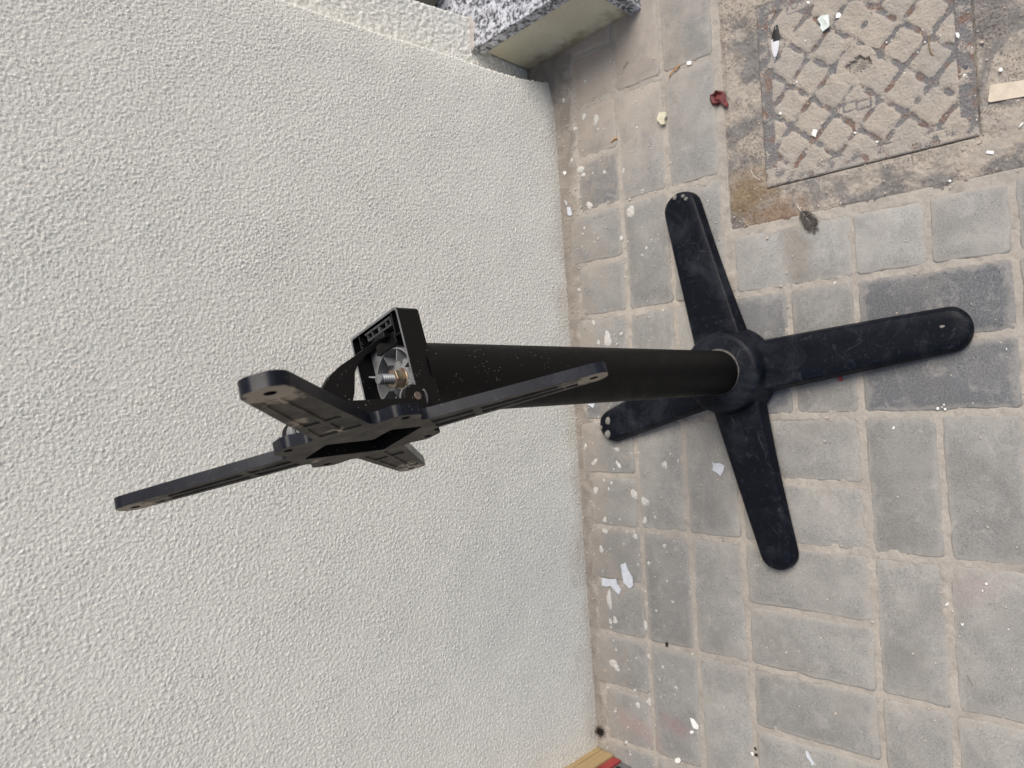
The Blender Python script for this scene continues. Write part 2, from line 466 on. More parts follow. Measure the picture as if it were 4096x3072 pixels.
pv(gx(-1) - .004, gx(0), YD - .004, YC - .012, PALE)
pv(gx(0), gx(2), .474, YC, BLUE)
pv(gx(0), gx(2), YD, .474, MID)
for k in range(2, 14):
    pv(gx(k), gx(k + 1), YD, YC, random.choice([LIGHT, MID, LIGHT]))
pv(gx(-1) - .006, gx(0), YE, YD, PALE)
pv(gx(-1) - .006, gx(0), YF, YE, LIGHT)
pv(gx(0), gx(1), YF, YD, DKB)
pv(gx(1), gx(2), YF, YD, DKB)
for k in range(2, 14, 2):
    xm = (gx(k) + gx(k + 2)) / 2
    pv(gx(k), gx(k + 2), yy(YE, xm), YD, random.choice([LIGHT, MID]))
    pv(gx(k), gx(k + 2), yy(YF, xm), yy(YE, xm), random.choice([LIGHT, MID, LIGHT]))
    pv(gx(k), gx(k + 2), yy(YG, xm), yy(YF, xm), random.choice([LIGHT, WARM, MID]))
for k in range(-2, 2):
    pv(gx(k), gx(k + 1), YG, YF, random.choice([LIGHT, WARM]))
for j in range(1, 6):
    for k in range(-10 + (j % 2), 14, 2):
        pv(gx(k), gx(k + 2), YG - .1035 * j, YG - .1035 * (j - 1), random.choice([LIGHT, WARM, MID]))

# mortar bed: one fine sheet where the photo looks, running out to the horizon
def axis_coords(a, b, d, outs_lo, outs_hi):
    return np.concatenate([np.array(outs_lo, float), np.arange(a, b, d), np.array(outs_hi, float)])
GX = axis_coords(-.80, .86, .0022, [-40, -10, -3, -1.4], [.88, 1.2, 3, 10, 40])
GY = axis_coords(.05, 1.06, .0022, [-40, -10, -3, -.5, -.1], [1.08, 1.4, 3, 10, 40])
nx, ny = len(GX), len(GY)
XX, YY = np.meshgrid(GX, GY)
nz1 = bandnoise(ny, nx, .0022, .006, .03, 11)
nz2 = bandnoise(ny, nx, .0022, .03, .12, 12)
inside = np.full(XX.shape, -1.0)
GAPH = .0039
for (x0, x1, y0, y1, c) in pav:
    d = np.minimum(np.minimum(XX - x0, x1 - XX), np.minimum(YY - y0, y1 - YY)) - GAPH
    inside = np.maximum(inside, d)
Z = -.0013 + .00022 * nz1 + .00042 * nz2
Z = Z - np.clip(inside - .0022 - .0006 * nz1 - .0016 * np.clip(nz2, 0, 3), 0, .005) * 1.0
Z = np.where(inside > .014, -.007, Z)
wl = np.clip((YY - .885) / .03, 0, 1)
Z = Z + wl * .0012
Z = np.where((XX < .27) | (YY > .565) | (YY < .05), Z, -.010)     # the pit of the drain cover
Z[:4, :] = -.006; Z[:, :3] = -.006
ground = grid_mesh('ground', np.stack([XX, YY, Z], -1), M_MORTAR)
tag(ground, 'grey concrete pavers bedded in sandy mortar in front of the plastered wall', kind='structure')

def paver_mesh(w, d, seed):
    r = np.random.default_rng(seed)
    hw, hd = w / 2 - GAPH, d / 2 - GAPH
    nxs = max(4, int(w / .016)); nys = max(4, int(d / .016))
    e = []
    cr = .0045
    def wob(): return r.normal() * .0007
    for i in range(nxs): e.append((-hw + cr + (2 * hw - 2 * cr) * i / (nxs - 1), -hd + wob()))
    for i in range(nys): e.append((hw + wob(), -hd + cr + (2 * hd - 2 * cr) * i / (nys - 1)))
    for i in range(nxs): e.append((hw - cr - (2 * hw - 2 * cr) * i / (nxs - 1), hd + wob()))
    for i in range(nys): e.append((-hw + wob(), hd - cr - (2 * hd - 2 * cr) * i / (nys - 1)))
    n = len(e)
    def ring(k, z): return [(x * (1 - k / hw), y * (1 - k / hd), z + (r.normal() * .00015 if z > -.001 else 0)) for x, y in e]
    v = ring(0, -.009) + ring(0, -.0024) + ring(.0011, -.0007) + ring(.0032, 0)
    v.append((0, 0, .0003))
    f = []
    for k in range(3):
        for i in range(n):
            j = (i + 1) % n
            f.append((k * n + i, k * n + j, (k + 1) * n + j, (k + 1) * n + i))
    for i in range(n): f.append((3 * n + i, 3 * n + (i + 1) % n, 4 * n))
    me = bpy.data.meshes.new('paver')
    me.from_pydata(v, [], f); me.update()
    me.polygons.foreach_set('use_smooth', [True] * len(me.polygons))
    me.set_sharp_from_angle(angle=math.radians(50))
    at_ = me.attributes.new('rimd', 'FLOAT', 'POINT')
    at_.data.foreach_set('value', [0.0] * (4 * n) + [1.0])
    me.materials.append(M_PAVER)
    return me
for i, (x0, x1, y0, y1, c) in enumerate(pav):
    cx, cy = (x0 + x1) / 2, (y0 + y1) / 2
    if cx > .262 and cy < .577 and cy > .05: continue
    me = paver_mesh(x1 - x0, y1 - y0, i)
    o = bpy.data.objects.new('paver', me)
    C.objects.link(o)
    o.parent = ground
    o.location = (cx, cy, rng.normal() * .0005)
    o.rotation_euler = (rng.normal() * .006, rng.normal() * .006, rng.normal() * .006)
    j = 1 + rng.normal() * .06
    o.color = (c[0] * j, c[1] * j, c[2] * j, 1)

# ------------------------------------------------------------------ concrete surround and cast cover
CX0, CX1, CY0, CY1 = .3245, .6245, .2005, .5005
gx2 = np.arange(.262, .86, .0020); gy2 = np.arange(.052, .569, .0020)
X2, Y2 = np.meshgrid(gx2, gy2)
a1 = bandnoise(*X2.shape, .002, .006, .02, 21); a2 = bandnoise(*X2.shape, .002, .03, .12, 22)
Z2 = -.0006 + .00045 * a1 + .0007 * a2
edge = np.minimum(X2 - .262, .569 - Y2)
Z2 = Z2 - np.clip(.010 - edge, 0, .01) * .35
dc = np.maximum(np.maximum(CX0 - X2, X2 - CX1), np.maximum(CY0 - Y2, Y2 - CY1))
Z2 = np.where(dc < .0006, -.0045, Z2)
surround = grid_mesh('concrete_surround', np.stack([X2, Y2, Z2], -1), M_SURR)
tag(surround, 'pitted brown and grey concrete patch framing the cast drain cover', kind='structure')

cov = empty('manhole_cover', ((CX0 + CX1) / 2, (CY0 + CY1) / 2, 0))
tag(cov, 'square cast drain cover with diagonal ribs packed with sand and rust', 'manhole cover')
d = .0013
xs = np.arange(-.15 + .0004, .15 - .0003, d); X3, Y3 = np.meshgrid(xs, xs)
ox, oy = (CX0 + CX1) / 2, (CY0 + CY1) / 2
b1 = bandnoise(*X3.shape, d, .004, .012, 31); b2 = bandnoise(*X3.shape, d, .02, .08, 32)
WX, WY = X3 + ox, Y3 + oy
ridge = np.zeros_like(X3)
def add_line(dist, w):
    global ridge
    ridge = np.maximum(ridge, 1 - np.clip((np.abs(dist) - w) / .0022, 0, 1))
def near(v, first, pitch):
    return np.abs((v - first) / pitch - np.round((v - first) / pitch)) * pitch / 1.4142
dA, dB = near(WY - WX, -.228, .067), near(WY + WX, .601, .0663)
bd = np.minimum(np.minimum(X3 + .15, .15 - X3), np.minimum(Y3 + .15, .15 - Y3))
interior = np.clip((bd - .019) / .002, 0, 1)
rim = 1 - interior
rr_ = .0095
wv = .0006 * b2
cell = rr_ - np.sqrt(np.clip(rr_ - dA, 0, 1) ** 2 + np.clip(rr_ - dB, 0, 1) ** 2 + np.clip(rr_ - (bd - .0165), 0, 1) ** 2) + wv
ridge = 1 - np.clip((cell - .0026) / .0022, 0, 1)
ridge = np.maximum(ridge, rim)
dome = np.clip((cell - .0026) / .0065, 0, 1) ** .6
# smooth pads: pick hole boss, maker plates
def disc(px, py, r):
    c = xy(px, py); return np.sqrt((WX - c[0]) ** 2 + (WY - c[1]) ** 2) - r
boss = np.clip(-disc(3425, 262, .030) / .002, 0, 1)
ridge = ridge * (1 - boss)
def rect(px0, py0, px1, py1, ang=0):
    a = xy(px0, py0); b = xy(px1, py1)
    return np.maximum(np.maximum(min(a[0], b[0]) - WX, WX - max(a[0], b[0])), np.maximum(min(a[1], b[1]) - WY, WY - max(a[1], b[1])))
plate = np.clip(-rect(3150, 60, 3400, -140) / .002, 0, 1)
frame_l = np.clip(1 - np.abs(rect(3150, 60, 3400, -140)) / .003, 0, 1)
pad2 = np.clip(-rect(3370, 470, 3500, 380) / .002, 0, 1)
ridge = ridge * (1 - plate) * (1 - pad2)
ridge = np.maximum(ridge, frame_l)
for (px, py, w, h) in [(3400, 428, .0062, .0095), (3456, 418, .0062, .0095)]:     # two small box shaped marks
    c = xy(px, py)
    q = np.maximum(np.abs(WX - c[0]) - w, np.abs(WY - c[1]) - h)
    ridge = np.maximum(ridge, np.clip(1 - np.abs(q) / .0030, 0, 1))
marks = np.clip(1 - np.minimum.reduce([np.abs(np.maximum(np.abs(WX - xy(a_, b_)[0]) - .0062, np.abs(WY - xy(a_, b_)[1]) - .0095)) for a_, b_ in ((3400, 428), (3456, 418))]) / .0024, 0, 1)
c0 = xy(3176, 12)                                                                  # an O and a V cut by the frame
q = np.abs(np.sqrt(((WX - c0[0]) / 1.7) ** 2 + (WY - c0[1]) ** 2) - .0055)
ridge = np.maximum(ridge, np.clip(1 - q / .0016, 0, 1))
c1 = xy(3207, 17)
for sg in (-1, 1):
    q = np.abs((WY - c1[1]) - sg * .45 * (WX - c1[0])) + 99 * np.clip(c1[0] - WX, 0, 1) + 99 * np.clip(WX - c1[0] - .02, 0, 1)
    ridge = np.maximum(ridge, np.clip(1 - q / .0016, 0, 1))
c2 = xy(3528, 560)                                                                 # curved worn mark
q = np.abs(np.sqrt((WX - c2[0]) ** 2 + (WY - c2[1] + .006) ** 2) - .011) + 9 * np.clip(c2[1] - .004 - WY, 0, 1)
ridge = np.maximum(ridge, np.clip(1 - q / .0018, 0, 1) * .9)
cover_n = np.clip(.5 + .5 * b2, 0, 1)
groove = ridge * (1 - rim)
Z3 = .0002 + dome * .0011 * (1 - boss) * (1 - plate) - groove * .0011 * np.clip(1.1 - .6 * cover_n, .2, 1) + rim * .0003 + .0003 * b1 + .0003 * b2
ch = xy(3432, 258)
hx = (WX - ch[0]) / .0115; hy = (WY - ch[1]) / .0185
hole = np.clip((1.0 - np.sqrt(hx ** 2 + hy ** 2) + .10 * b2 + .12 * b1) / .16, 0, 1)
Z3 = Z3 - hole * .0125 - np.clip(.0022 - bd, 0, .002) * 1.2
sand = 1 - ridge * np.clip(.86 - .40 * np.clip(b2, -1, 2.2) - .15 * b1, .05, 1)
sand = np.minimum(sand, 1 - marks * .75)
sand = np.where(rim > .5, np.clip(.16 + .22 * b2 + .50 * (WX < CX0 + .03), 0, .85), sand)
sand = np.where(hole > .35, .40, sand)
co = grid_mesh('cover_plate', np.stack([X3, Y3, Z3], -1), M_COVER, cov, attrs={'sand': sand})
bm = bmesh.new()
box(bm, -.149, .149, -.149, .149, -.012, -.009)
done(bm, 'seat_ledge', M_DARK, cov)

# ------------------------------------------------------------------ dried paint spots on the pavers
spots = []
def sp(ox_, oy_, s, L, dull=False):
    for q in L: spots.append((ox_ + q[0] * s, oy_ + q[1] * s, q[2] * s, q[3] if len(q) > 3 else 1.0))
sp(1500, 0, .5425, [(1390, 740, 13, 1.5), (1630, 880, 26, 1.3), (1540, 860, 20), (1475, 950, 17), (1645, 950, 8), (1515, 1250, 26), (1535, 1290, 17), (1605, 1275, 7), (1580, 1515, 25), (1970, 1410, 12), (1885, 1560, 30, 1.6), (1450, 1180, 11, 1.4), (1830, 1260, 11, 1.5), (1930, 940, 9), (1740, 455, 8), (1550, 600, 12), (1690, 1270, 14)])
sp(2200, 600, .482, [(400, 730, 8), (590, 735, 16, 1.3), (800, 812, 12), (765, 870, 10), (765, 345, 13, 1.3), (475, 1570, 34, 1.6), (400, 1600, 17), (535, 1530, 7), (590, 1525, 14), (360, 1435, 15, 1.3), (940, 1330, 9), (555, 1610, 8), (285, 650, 8, 2), (240, 1160, 14), (1110, 640, 6), (370, 685, 6), (660, 410, 14, .5)])
sp(2200, 1600, .482, [(365, 495, 46, 1.1), (550, 540, 44, 1.1), (378, 750, 26), (448, 665, 12), (510, 688, 12), (487, 737, 11), (695, 780, 28, 1.5), (785, 845, 30, 1.3), (785, 1000, 20, 1.4), (872, 975, 11), (455, 995, 22), (705, 1135, 22), (950, 1210, 16), (425, 1240, 18, 1.7), (950, 540, 26), (555, 410, 22), (820, 1355, 12, 1.4), (635, 1095, 11), (730, 1365, 8), (1065, 505, 10, 1.6), (580, 990, 9), (455, 1090, 22), (740, 435, 7), (295, 380, 14, 1.5)])
sp(2200, 2300, .4653, [(665, 225, 17), (730, 290, 20, 1.3), (810, 430, 34, 1.2), (560, 390, 26), (575, 640, 22, 1.4), (560, 770, 48, 1.1), (850, 700, 18), (970, 790, 13), (755, 1120, 21, 1.3), (850, 1095, 26), (1085, 965, 14), (955, 1045, 11), (1055, 230, 12), (655, 1440, 15), (1005, 1390, 8), (1020, 1480, 8), (945, 895, 10, 1.3), (660, 345, 7), (675, 810, 14), (520, 400, 14, 1.8), (560, 1170, 12), (1040, 1095, 8), (730, 990, 14), (510, 210, 22, 4.0), (1225, 680, 10)])
bm = bmesh.new()
rs = np.random.default_rng(5)
def splat(x, y, r, el=1.0, z=.0006):
    n = 14
    ph = rs.uniform(0, 6.28, 3); am = rs.uniform(.05, .22, 3)
    ring = []
    for k, (rr, zz) in enumerate(((1.0, -.0006), (.86, z * .8), (.4, z))):
        ring.append([])
        for i in range(n):
            t = 2 * math.pi * i / n
            q = r * rr * (1 + am[0] * math.sin(2 * t + ph[0]) + am[1] * math.sin(3 * t + ph[1]) + .5 * am[2] * math.sin(6 * t + ph[2]))
            ring[-1].append(bm.verts.new((x + q * el * math.cos(t), y + q * math.sin(t), zz)))
    for a, b in zip(ring[:-1], ring[1:]):
        for i in range(n): bm.faces.new([a[i], a[(i + 1) % n], b[(i + 1) % n], b[i]])
    bm.faces.new(ring[-1])
for px, py, r, el in spots:
    p = at(px, py); q = at(px, py + r)
    splat(p[0], p[1], max(.0009, math.hypot(p[0] - q[0], p[1] - q[1])) * 1.12, el)
for i in range(430):      # fine spatter, thickest near the wall
    y = .905 - abs(rs.normal()) * .13
    x = rs.uniform(-.76, .63)
    if y < .42: continue
    splat(x, y, abs(rs.normal()) * .0007 + .0004, 1.0, .0007)
o = done(bm, 'paint_spots', M_SPLAT, ground, smooth=True, angle=60)
tag(o, kind='stuff')
# sand grains and crumbs strewn over the floor
bm = bmesh.new()
for i in range(1500):
    if i < 420: x, y = rs.uniform(.27, .62), rs.uniform(.06, .56)
    elif i < 800: x, y = rs.uniform(-.75, .65), .93 - abs(rs.normal()) * .03
    else: x, y = rs.uniform(-.75, .65), rs.uniform(.08, .92)
    s = abs(rs.normal()) * .0006 + .00045
    bmesh.ops.create_icosphere(bm, subdivisions=0 if False else 1, radius=s, matrix=Matrix.Translation((x, y, .0008)) @ Matrix.Rotation(rs.uniform(0, 3), 4, 'Z') @ Matrix.Diagonal((1.3, .9, .7, 1)))
o = done(bm, 'crumbs', M_BEIGE)
tag(o, 'tiny beige crumbs and grit strewn over the pavers and drain cover', kind='stuff')

# ------------------------------------------------------------------ plastered wall
def wall_y(x): return .9275 + .0185 * x
dd = .0014
xs_f = np.arange(-.74, .625, dd); zs_f = np.arange(-.012, 1.0, dd)
XA = np.concatenate([[-6, -3, -1.5, -.95], xs_f]); ZA = np.concatenate([zs_f, [1.05, 1.3, 2.0, 3.2]])
n1 = bandnoise(len(ZA), len(XA), dd, .0031, .0088, 41)
n2 = bandnoise(len(ZA), len(XA), dd, .007, .016, 42)
n3 = bandnoise(len(ZA), len(XA), dd, .10, .5, 43)
XW, ZW = np.meshgrid(XA, ZA)
nf = bandnoise(len(ZA), len(XA), dd, .0022, .0045, 45)
relief = .00036 * np.log1p(np.exp(2.2 * n1)) / 1.6 * (1 + .12 * n3) + .00017 * n2 + .00012 * n3 + .00006 * nf
pit = np.clip(-.35 * n1 - .25 * n2 - .15, 0, 1)  # hollows of the relief: mask for the grime and painted cavity shade
relief[:, :4] = 0; relief[-4:, :] = 0
# the plaster end leans: it is widest at the floor
def end_x(z):
    return np.interp(z, [0, .084, .20, .27, .415, .537, .60, 3.2], [.652, .634, .6235, .6215, .6095, .6015, .599, .575])
fr = np.clip((XW - .40) / (XA[-1] - .40), 0, 1)
XW2 = XW + (end_x(ZW) - XA[-1]) * fr * fr
YW = wall_y(XW2) + .010 * np.clip((XW2 - .55) / .1, 0, 1) ** 2 - relief
P = np.stack([XW2, YW, ZW], -1)
# rounded arris, then the hidden return
ex = P[:, -1:, :]
def off(dx, dy, am=1.0):
    q = ex.copy(); q[..., 0] += dx; q[..., 1] += dy; return q
jit = bandnoise(len(ZA), 4, dd, .004, .02, 44)[:, :1] * .0007
parts = [P, off(.0022, .0008) + np.stack([jit, jit * 0, jit * 0], -1), off(.0036, .0030) + np.stack([jit, jit * 0, jit * 0], -1), off(.0040, .0060), off(.0040, .30)]
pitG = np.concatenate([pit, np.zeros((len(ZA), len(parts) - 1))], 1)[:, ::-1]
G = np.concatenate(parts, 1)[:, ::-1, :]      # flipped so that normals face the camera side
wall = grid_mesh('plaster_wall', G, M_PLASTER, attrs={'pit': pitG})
tag(wall, 'large rough cream plastered wall behind the black table base', 'wall')

# recessed strip of wall beyond the plaster end
bx = np.arange(.60, .775, .0021); bz = np.arange(-.01, 1.0, .0021)
BX, BZ = np.meshgrid(bx, bz)
r1 = bandnoise(*BX.shape, .0021, .0045, .011, 51); r2 = bandnoise(*BX.shape, .0021, .012, .04, 52)
def endr(z): return np.interp(z, [0, .165, .30, .42, .52, 1.0], [.757, .757, .742, .733, .728, .715])
BX2 = BX + (endr(BZ) - .775) * np.clip((BX - .66) / .11, 0, 1)
BY = 1.008 - .0006 * np.tanh(r1) - .0006 * r2 + 0 * BX
Pr = np.stack([BX2, BY, BZ], -1)
e2 = Pr[:, -1:, :]
def off2(dx, dy):
    q = e2.copy(); q[..., 0] += dx; q[..., 1] += dy; return q
Pr = np.concatenate([Pr, off2(.002, .0015), off2(.003, .006), off2(.003, .20)], 1)[:, ::-1, :]
w2 = grid_mesh('recessed_wall', Pr, M_PLASTER)
tag(w2, 'narrow set back plaster strip between the main wall and granite step', 'wall')

# ------------------------------------------------------------------ granite step in the doorway
TR = .165
P0 = at(2113, 293); P1 = at(2520, 62); PF = at(2556, 40)
st = empty('door_step', (P1[0], P1[1], 0))
tag(st, 'speckled granite doorstep with yellowed plaster side in the recess', 'doorstep')
ux = Vector((P0[0] - P1[0], P0[1] - P1[1], 0)); ulen = ux.length; ux.normalize()
uy = Vector((ux.y, -ux.x, 0))                     # points to +X
def stp(a, b, z): 
    q = ux * a + uy * b; return (q.x, q.y, z)
def step_box(name, a0, a1, b0, b1, z0, z1, m, bev=.0015):
    bm = bmesh.new()
    prism(bm, [(a0, b0), (a1, b0), (a1, b1), (a0, b1)], z0, z1, stp)
    return done(bm, name, m, st, bevel=bev, seg=2)
step_box('side_riser', .0, ulen - .003, .004, .9, -.01, TR - .0295, M_RISER, .003)
step_box('front_riser', -.026, -.0005, .0, .9, -.01, TR - .0295, M_GRAN)
step_box('tread', -.034, ulen - .004, -.004, .9, TR - .029, TR, M_GRAN)
step_box('inner_tread', ulen - .0035, ulen + .45, .062, .9, TR - .06, TR - .0005, M_GRAN)
# cement smear where tread meets the wall
bm = bmesh.new()
for i in range(19):
    t = i / 18
    q = at(1871 + 8 * math.sin(i), 200 - 112 * t, TR)
    bmesh.ops.create_icosphere(bm, subdivisions=2, radius=.0090 + .002 * math.sin(i * 2.3), matrix=Matrix.Translation((q[0] - P1[0] + .003, q[1] - P1[1] - .004, TR - .0005)) @ Matrix.Diagonal((1.0, 1.3, .16, 1)))
done(bm, 'cement_fillet', M_CEM, st, smooth=True, angle=80)
# door frame standing on the tread
fq = at(1728, 40, TR); fr2 = at(1762, -2, TR)
fd = Vector((fr2[0] - fq[0], fr2[1] - fq[1], 0)).normalized()
fn = Vector((-fd.y, fd.x, 0))
fn = Vector((-fd.y, fd.x, 0))
bm = bmesh.new()
prism(bm, [(-.12, 0), (.07, 0), (.07, .045), (-.12, .045)], TR + .0005, 1.9, lambda a, b, z: (fq[0] + fd.x * a + fn.x * b, fq[1] + fd.y * a + fn.y * b, z))
o = done(bm, 'door_frame', M_FRAME, bevel=.002)
tag(o, 'olive grey door frame post standing on the granite doorstep', 'door frame')

# ------------------------------------------------------------------ the table base
PCX, PCY = .0264, .573
YAW = math.atan2(.2974, .9549)
tb = empty('table_base', (PCX, PCY, 0))
tag(tb, 'black four footed tilting table base with its top bracket folded upright', 'table base')
bm = bmesh.new()
cyl(bm, (0, 0, .030), (0, 0, .7005), .0364, n=96, cap=False)
done(bm, 'post', M_POST, tb, smooth=True)
bm = bmesh.new()
lathe(bm, [(.0345, .050), (.0345, .0620), (.0372, .0632), (.0400, .0622), (.0560, .0600), (.0620, .0588), (.0655, .0560), (.0668, .0520), (.0672, .0440), (.0690, .0340), (.0740, .0220), (.0770, .0120), (.0770, .0080), (.0300, .0080)], 96)
hub = done(bm, 'hub', M_LEG, tb, smooth=True, angle=50)
bm = bmesh.new()
rsg = np.random.default_rng(3)
n = 72
A, B, C3 = [], [], []
for i in range(n):
    t = 2 * math.pi * i / n
    w = .0003 + .0019 * max(0, math.cos(t + .35)) + rsg.uniform(0, .0004)
    A.append(bm.verts.new((.0360 * math.cos(t), .0360 * math.sin(t), .0644)))
    B.append(bm.verts.new(((.0366 + w * .5) * math.cos(t), (.0366 + w * .5) * math.sin(t), .0642)))
    C3.append(bm.verts.new(((.0368 + w) * math.cos(t), (.0368 + w) * math.sin(t), .0628)))
for i in range(n):
    j = (i + 1) % n
    bm.faces.new([A[i], B[i], B[j], A[j]]); bm.faces.new([B[i], C3[i], C3[j], B[j]])
done(bm, 'dust_ring', M_DUSTR, hub, smooth=True)

def leg(ang, sc, r_tip, w_root, label=None, h0=.036, h1=.0215):
    """sc: distance of the tip circle's centre from the hub, r_tip its radius"""
    bm = bmesh.new()
    ca, sa = math.cos(ang), math.sin(ang)
    st_ = [(.02, 1), (.05, 1), (.09, 1), (.14, 1), (.19, 1), (.24, 1), (sc - .012, 1)]
    st_ += [(sc + r_tip * math.sin(q), math.cos(q)) for q in [math.radians(a) for a in (0, 14, 28, 42, 54, 65, 75, 83, 88)]]
    rings = []
    for s, k in st_:
        u = min(1, s / sc)
        w = (w_root + (r_tip - w_root) * u) * max(k, .03)
        zt = h0 + (h1 - h0) * (u ** 1.15) - (1 - k) * .009
        zb = .0055 + .007 * math.sin(math.pi * min(1, u))
        kk = max(k, .05)
        e = min(.0045, w * .4)
        pr = [(-w - .0035 * kk, zb), (-w - .0020 * kk, zb + (zt - zb) * .45), (-w + .0005, zt - .0042), (-w + .0015, zt - .0016), (-w + e, zt - .0002), (-w * .45, zt + .0002), (0, zt + .0003)]
        pr = pr + [(-a, b) for a, b in pr[-2::-1]]
        rings.append([bm.verts.new((s * ca - a * sa, s * sa + a * ca, b)) for a, b in pr])
    for a, b in zip(rings[:-1], rings[1:]):
        for i in range(len(a) - 1): bm.faces.new([a[i], a[i + 1], b[i + 1], b[i]])
        bm.faces.new([a[-1], a[0], b[0], b[-1]])
    bm.faces.new(rings[-1])
    o = done(bm, 'leg', M_LEG, tb, smooth=True, angle=60)
    if label: o['label'] = label
    bm = bmesh.new()
    cyl(bm, (sc * ca, sc * sa, .0), (sc * ca, sc * sa, .0075), .013, n=20)
    done(bm, 'foot_glide', M_DARK, o, bevel=.001)
    return o
def pol(px, py, z=.021):
    p = at(px, py, z); dx, dy = p[0] - PCX, p[1] - PCY
    return math.atan2(dy, dx), math.hypot(dx, dy)
legs = {}
a, s_ = pol(3790, 1316); legs['front'] = leg(a, s_, .0285, .042)
a, s_ = pol(3103, 2215); legs['side'] = leg(a, s_, .0280, .044)
a, s_ = pol(2718, 838); legs['up'] = leg(a, s_, .0325, .046, 'black leg with pale paint dots at its tip')
a, s_ = pol(2440, 1703); legs['far'] = leg(a, s_, .0285, .042, 'black leg with large pale paint spots at its tip')
# pale paint spots on the two legs nearest the wall
def leg_spots(L, parent, z0):
    bm = bmesh.new()
    for px, py, r, el in L:
        x, y, z = at(px, py, z0)
        r = r * .00038
        n = 12; ph = rs.uniform(0, 6)
        q = [bm.verts.new((x - PCX + r * el * (1 + .15 * math.sin(3 * t + ph)) * math.cos(t), y - PCY + r * (1 + .15 * math.sin(2 * t + ph)) * math.sin(t), z - .0012)) for t in [6.2832 * i / n for i in range(n)]]
        w = [bm.verts.new(((v.co.x - (x - PCX)) * .75 + x - PCX, (v.co.y - (y - PCY)) * .75 + y - PCY, z + .0006)) for v in q]
        for i in range(n): bm.faces.new([q[i], q[(i + 1) % n], w[(i + 1) % n], w[i]])
        bm.faces.new(w)
    tag(done(bm, 'paint_dots', M_DOT, parent, smooth=True, angle=60), kind='stuff')
M_DOT = mat_simple('grey_paint_dot', (.19, .182, .165), .85, .2, 0, .25, 260, .4)
leg_spots([(2430, 1684, 17, 1.2), (2428, 1737, 18, 1.1), (2402, 1711, 9, 1.3), (2474, 1653, 8, 1.)], legs['far'], .0226)
leg_spots([(2697, 790, 11, 1.1), (2731, 784, 9, 1.0), (2742, 795, 9, 1.0), (2768, 897, 15, .5), (2735, 898, 8, 1.6)], legs['up'], .0226)
leg_spots([(3768, 1306, 9, .7)], legs['front'], .0224)

# --- casting on top of the post, local axes: u towards the wall corner, v towards the wall
hd = empty('top_casting', (0, 0, 0), YAW)
hd.parent = tb
U0, U1, V0, V1, ZT, ZB = -.0415, .0630, -.0345, .0495, .7225, .7000
T = .0024
bm = bmesh.new()
box(bm, U0 + .001, U1 - .0015, V0 + .0015, V1 - .0015, ZB - .0035, ZB + .003)                       # floor
tray = done(bm, 'tray_floor', M_GREYM2, hd, bevel=.0008)
bm = bmesh.new()
ol = roundpoly([(U0, V0, 0), (U1, V0, .005), (U1, V1, .005), (U0, V1, 0)], 4)
il = roundpoly([(U0 + .0001, V0 + T, 0), (U1 - T, V0 + T, .003), (U1 - T, V1 - T, .003), (U0 + .0001, V1 - T, 0)], 4)
def wall_loop(bm, outer, inner, z0, z1):
    n = len(outer)
    o0 = [bm.verts.new((*p, z0)) for p in outer]; o1 = [bm.verts.new((*p, z1)) for p in outer]
    i0 = [bm.verts.new((*p, z0)) for p in inner]; i1 = [bm.verts.new((*p, z1)) for p in inner]
    for i in range(n):
        j = (i + 1) % n
        bm.faces.new([o0[i], o0[j], o1[j], o1[i]]); bm.faces.new([i0[j], i0[i], i1[i], i1[j]])
        f = bm.faces.new([o1[i], o1[j], i1[j], i1[i]])
        bm.faces.new([o0[j], o0[i], i0[i], i0[j]])
wall_loop(bm, ol, il, ZB - .0040, ZT)
sk = done(bm, 'rim', [M_CAST, M_GREYM2], hd, bevel=.0006)
for p in sk.data.polygons:
    if p.normal.z > .9 and p.center.z > ZT - .001: p.material_index = 1
# ribs on the tray floor: ring, spokes, boss
bm = bmesh.new()
def ringrib(r, w, z0, z1, n=48):
    R = []
    for rr, z in ((r - w, z0), (r - w * .6, z1), (r + w * .6, z1), (r + w, z0)):
        R.append([bm.verts.new((rr * math.cos(6.28318 * i / n), rr * math.sin(6.28318 * i / n), z)) for i in range(n)])
    for a, b in zip(R[:-1], R[1:]):
        for i in range(n): bm.faces.new([a[i], a[(i + 1) % n], b[(i + 1) % n], b[i]])
ringrib(.0305, .0011, ZB + .003, .7165)
for k, (r0, r1) in enumerate([(.0175, .0305)] * 8):
    t = k * math.pi / 4 + math.radians(22)
    L = r1
    if k in (0, 1, 3, 4, 5, 7): L = {0: .060, 1: .046, 3: .046, 4: .040, 5: .044, 7: .050}[k]
    ca, sa = math.cos(t), math.sin(t)
    q = [bm.verts.new((s * ca - w * sa, s * sa + w * ca, z)) for s, w, z in ((r0, -.0010, .703), (r0, .0010, .703), (L, .0010, .703), (L, -.0010, .703), (r0, -.0007, .7155), (r0, .0007, .7155), (L, .0007, .7155), (L, -.0007, .7155))]
    lim_ok = all(U0 < v.co.x < U1 - .002 and V0 < v.co.y < V1 for v in q)
    if not lim_ok:
        for v in q:
            v.co.x = min(max(v.co.x, U0 + .002), U1 - T); v.co.y = min(max(v.co.y, V0 + T), V1 - T)
    for f in ((0, 1, 5, 4), (1, 2, 6, 5), (2, 3, 7, 6), (3, 0, 4, 7), (4, 5, 6, 7)): bm.faces.new([q[i] for i in f])
done(bm, 'stiffening_ribs', M_GREY, hd)
bm = bmesh.new()
lathe(bm, [(.0215, .7025), (.0205, .7065), (.0185, .7085), (.0060, .7088)], 40)
done(bm, 'bolt_boss', M_GREY, hd, smooth=True)
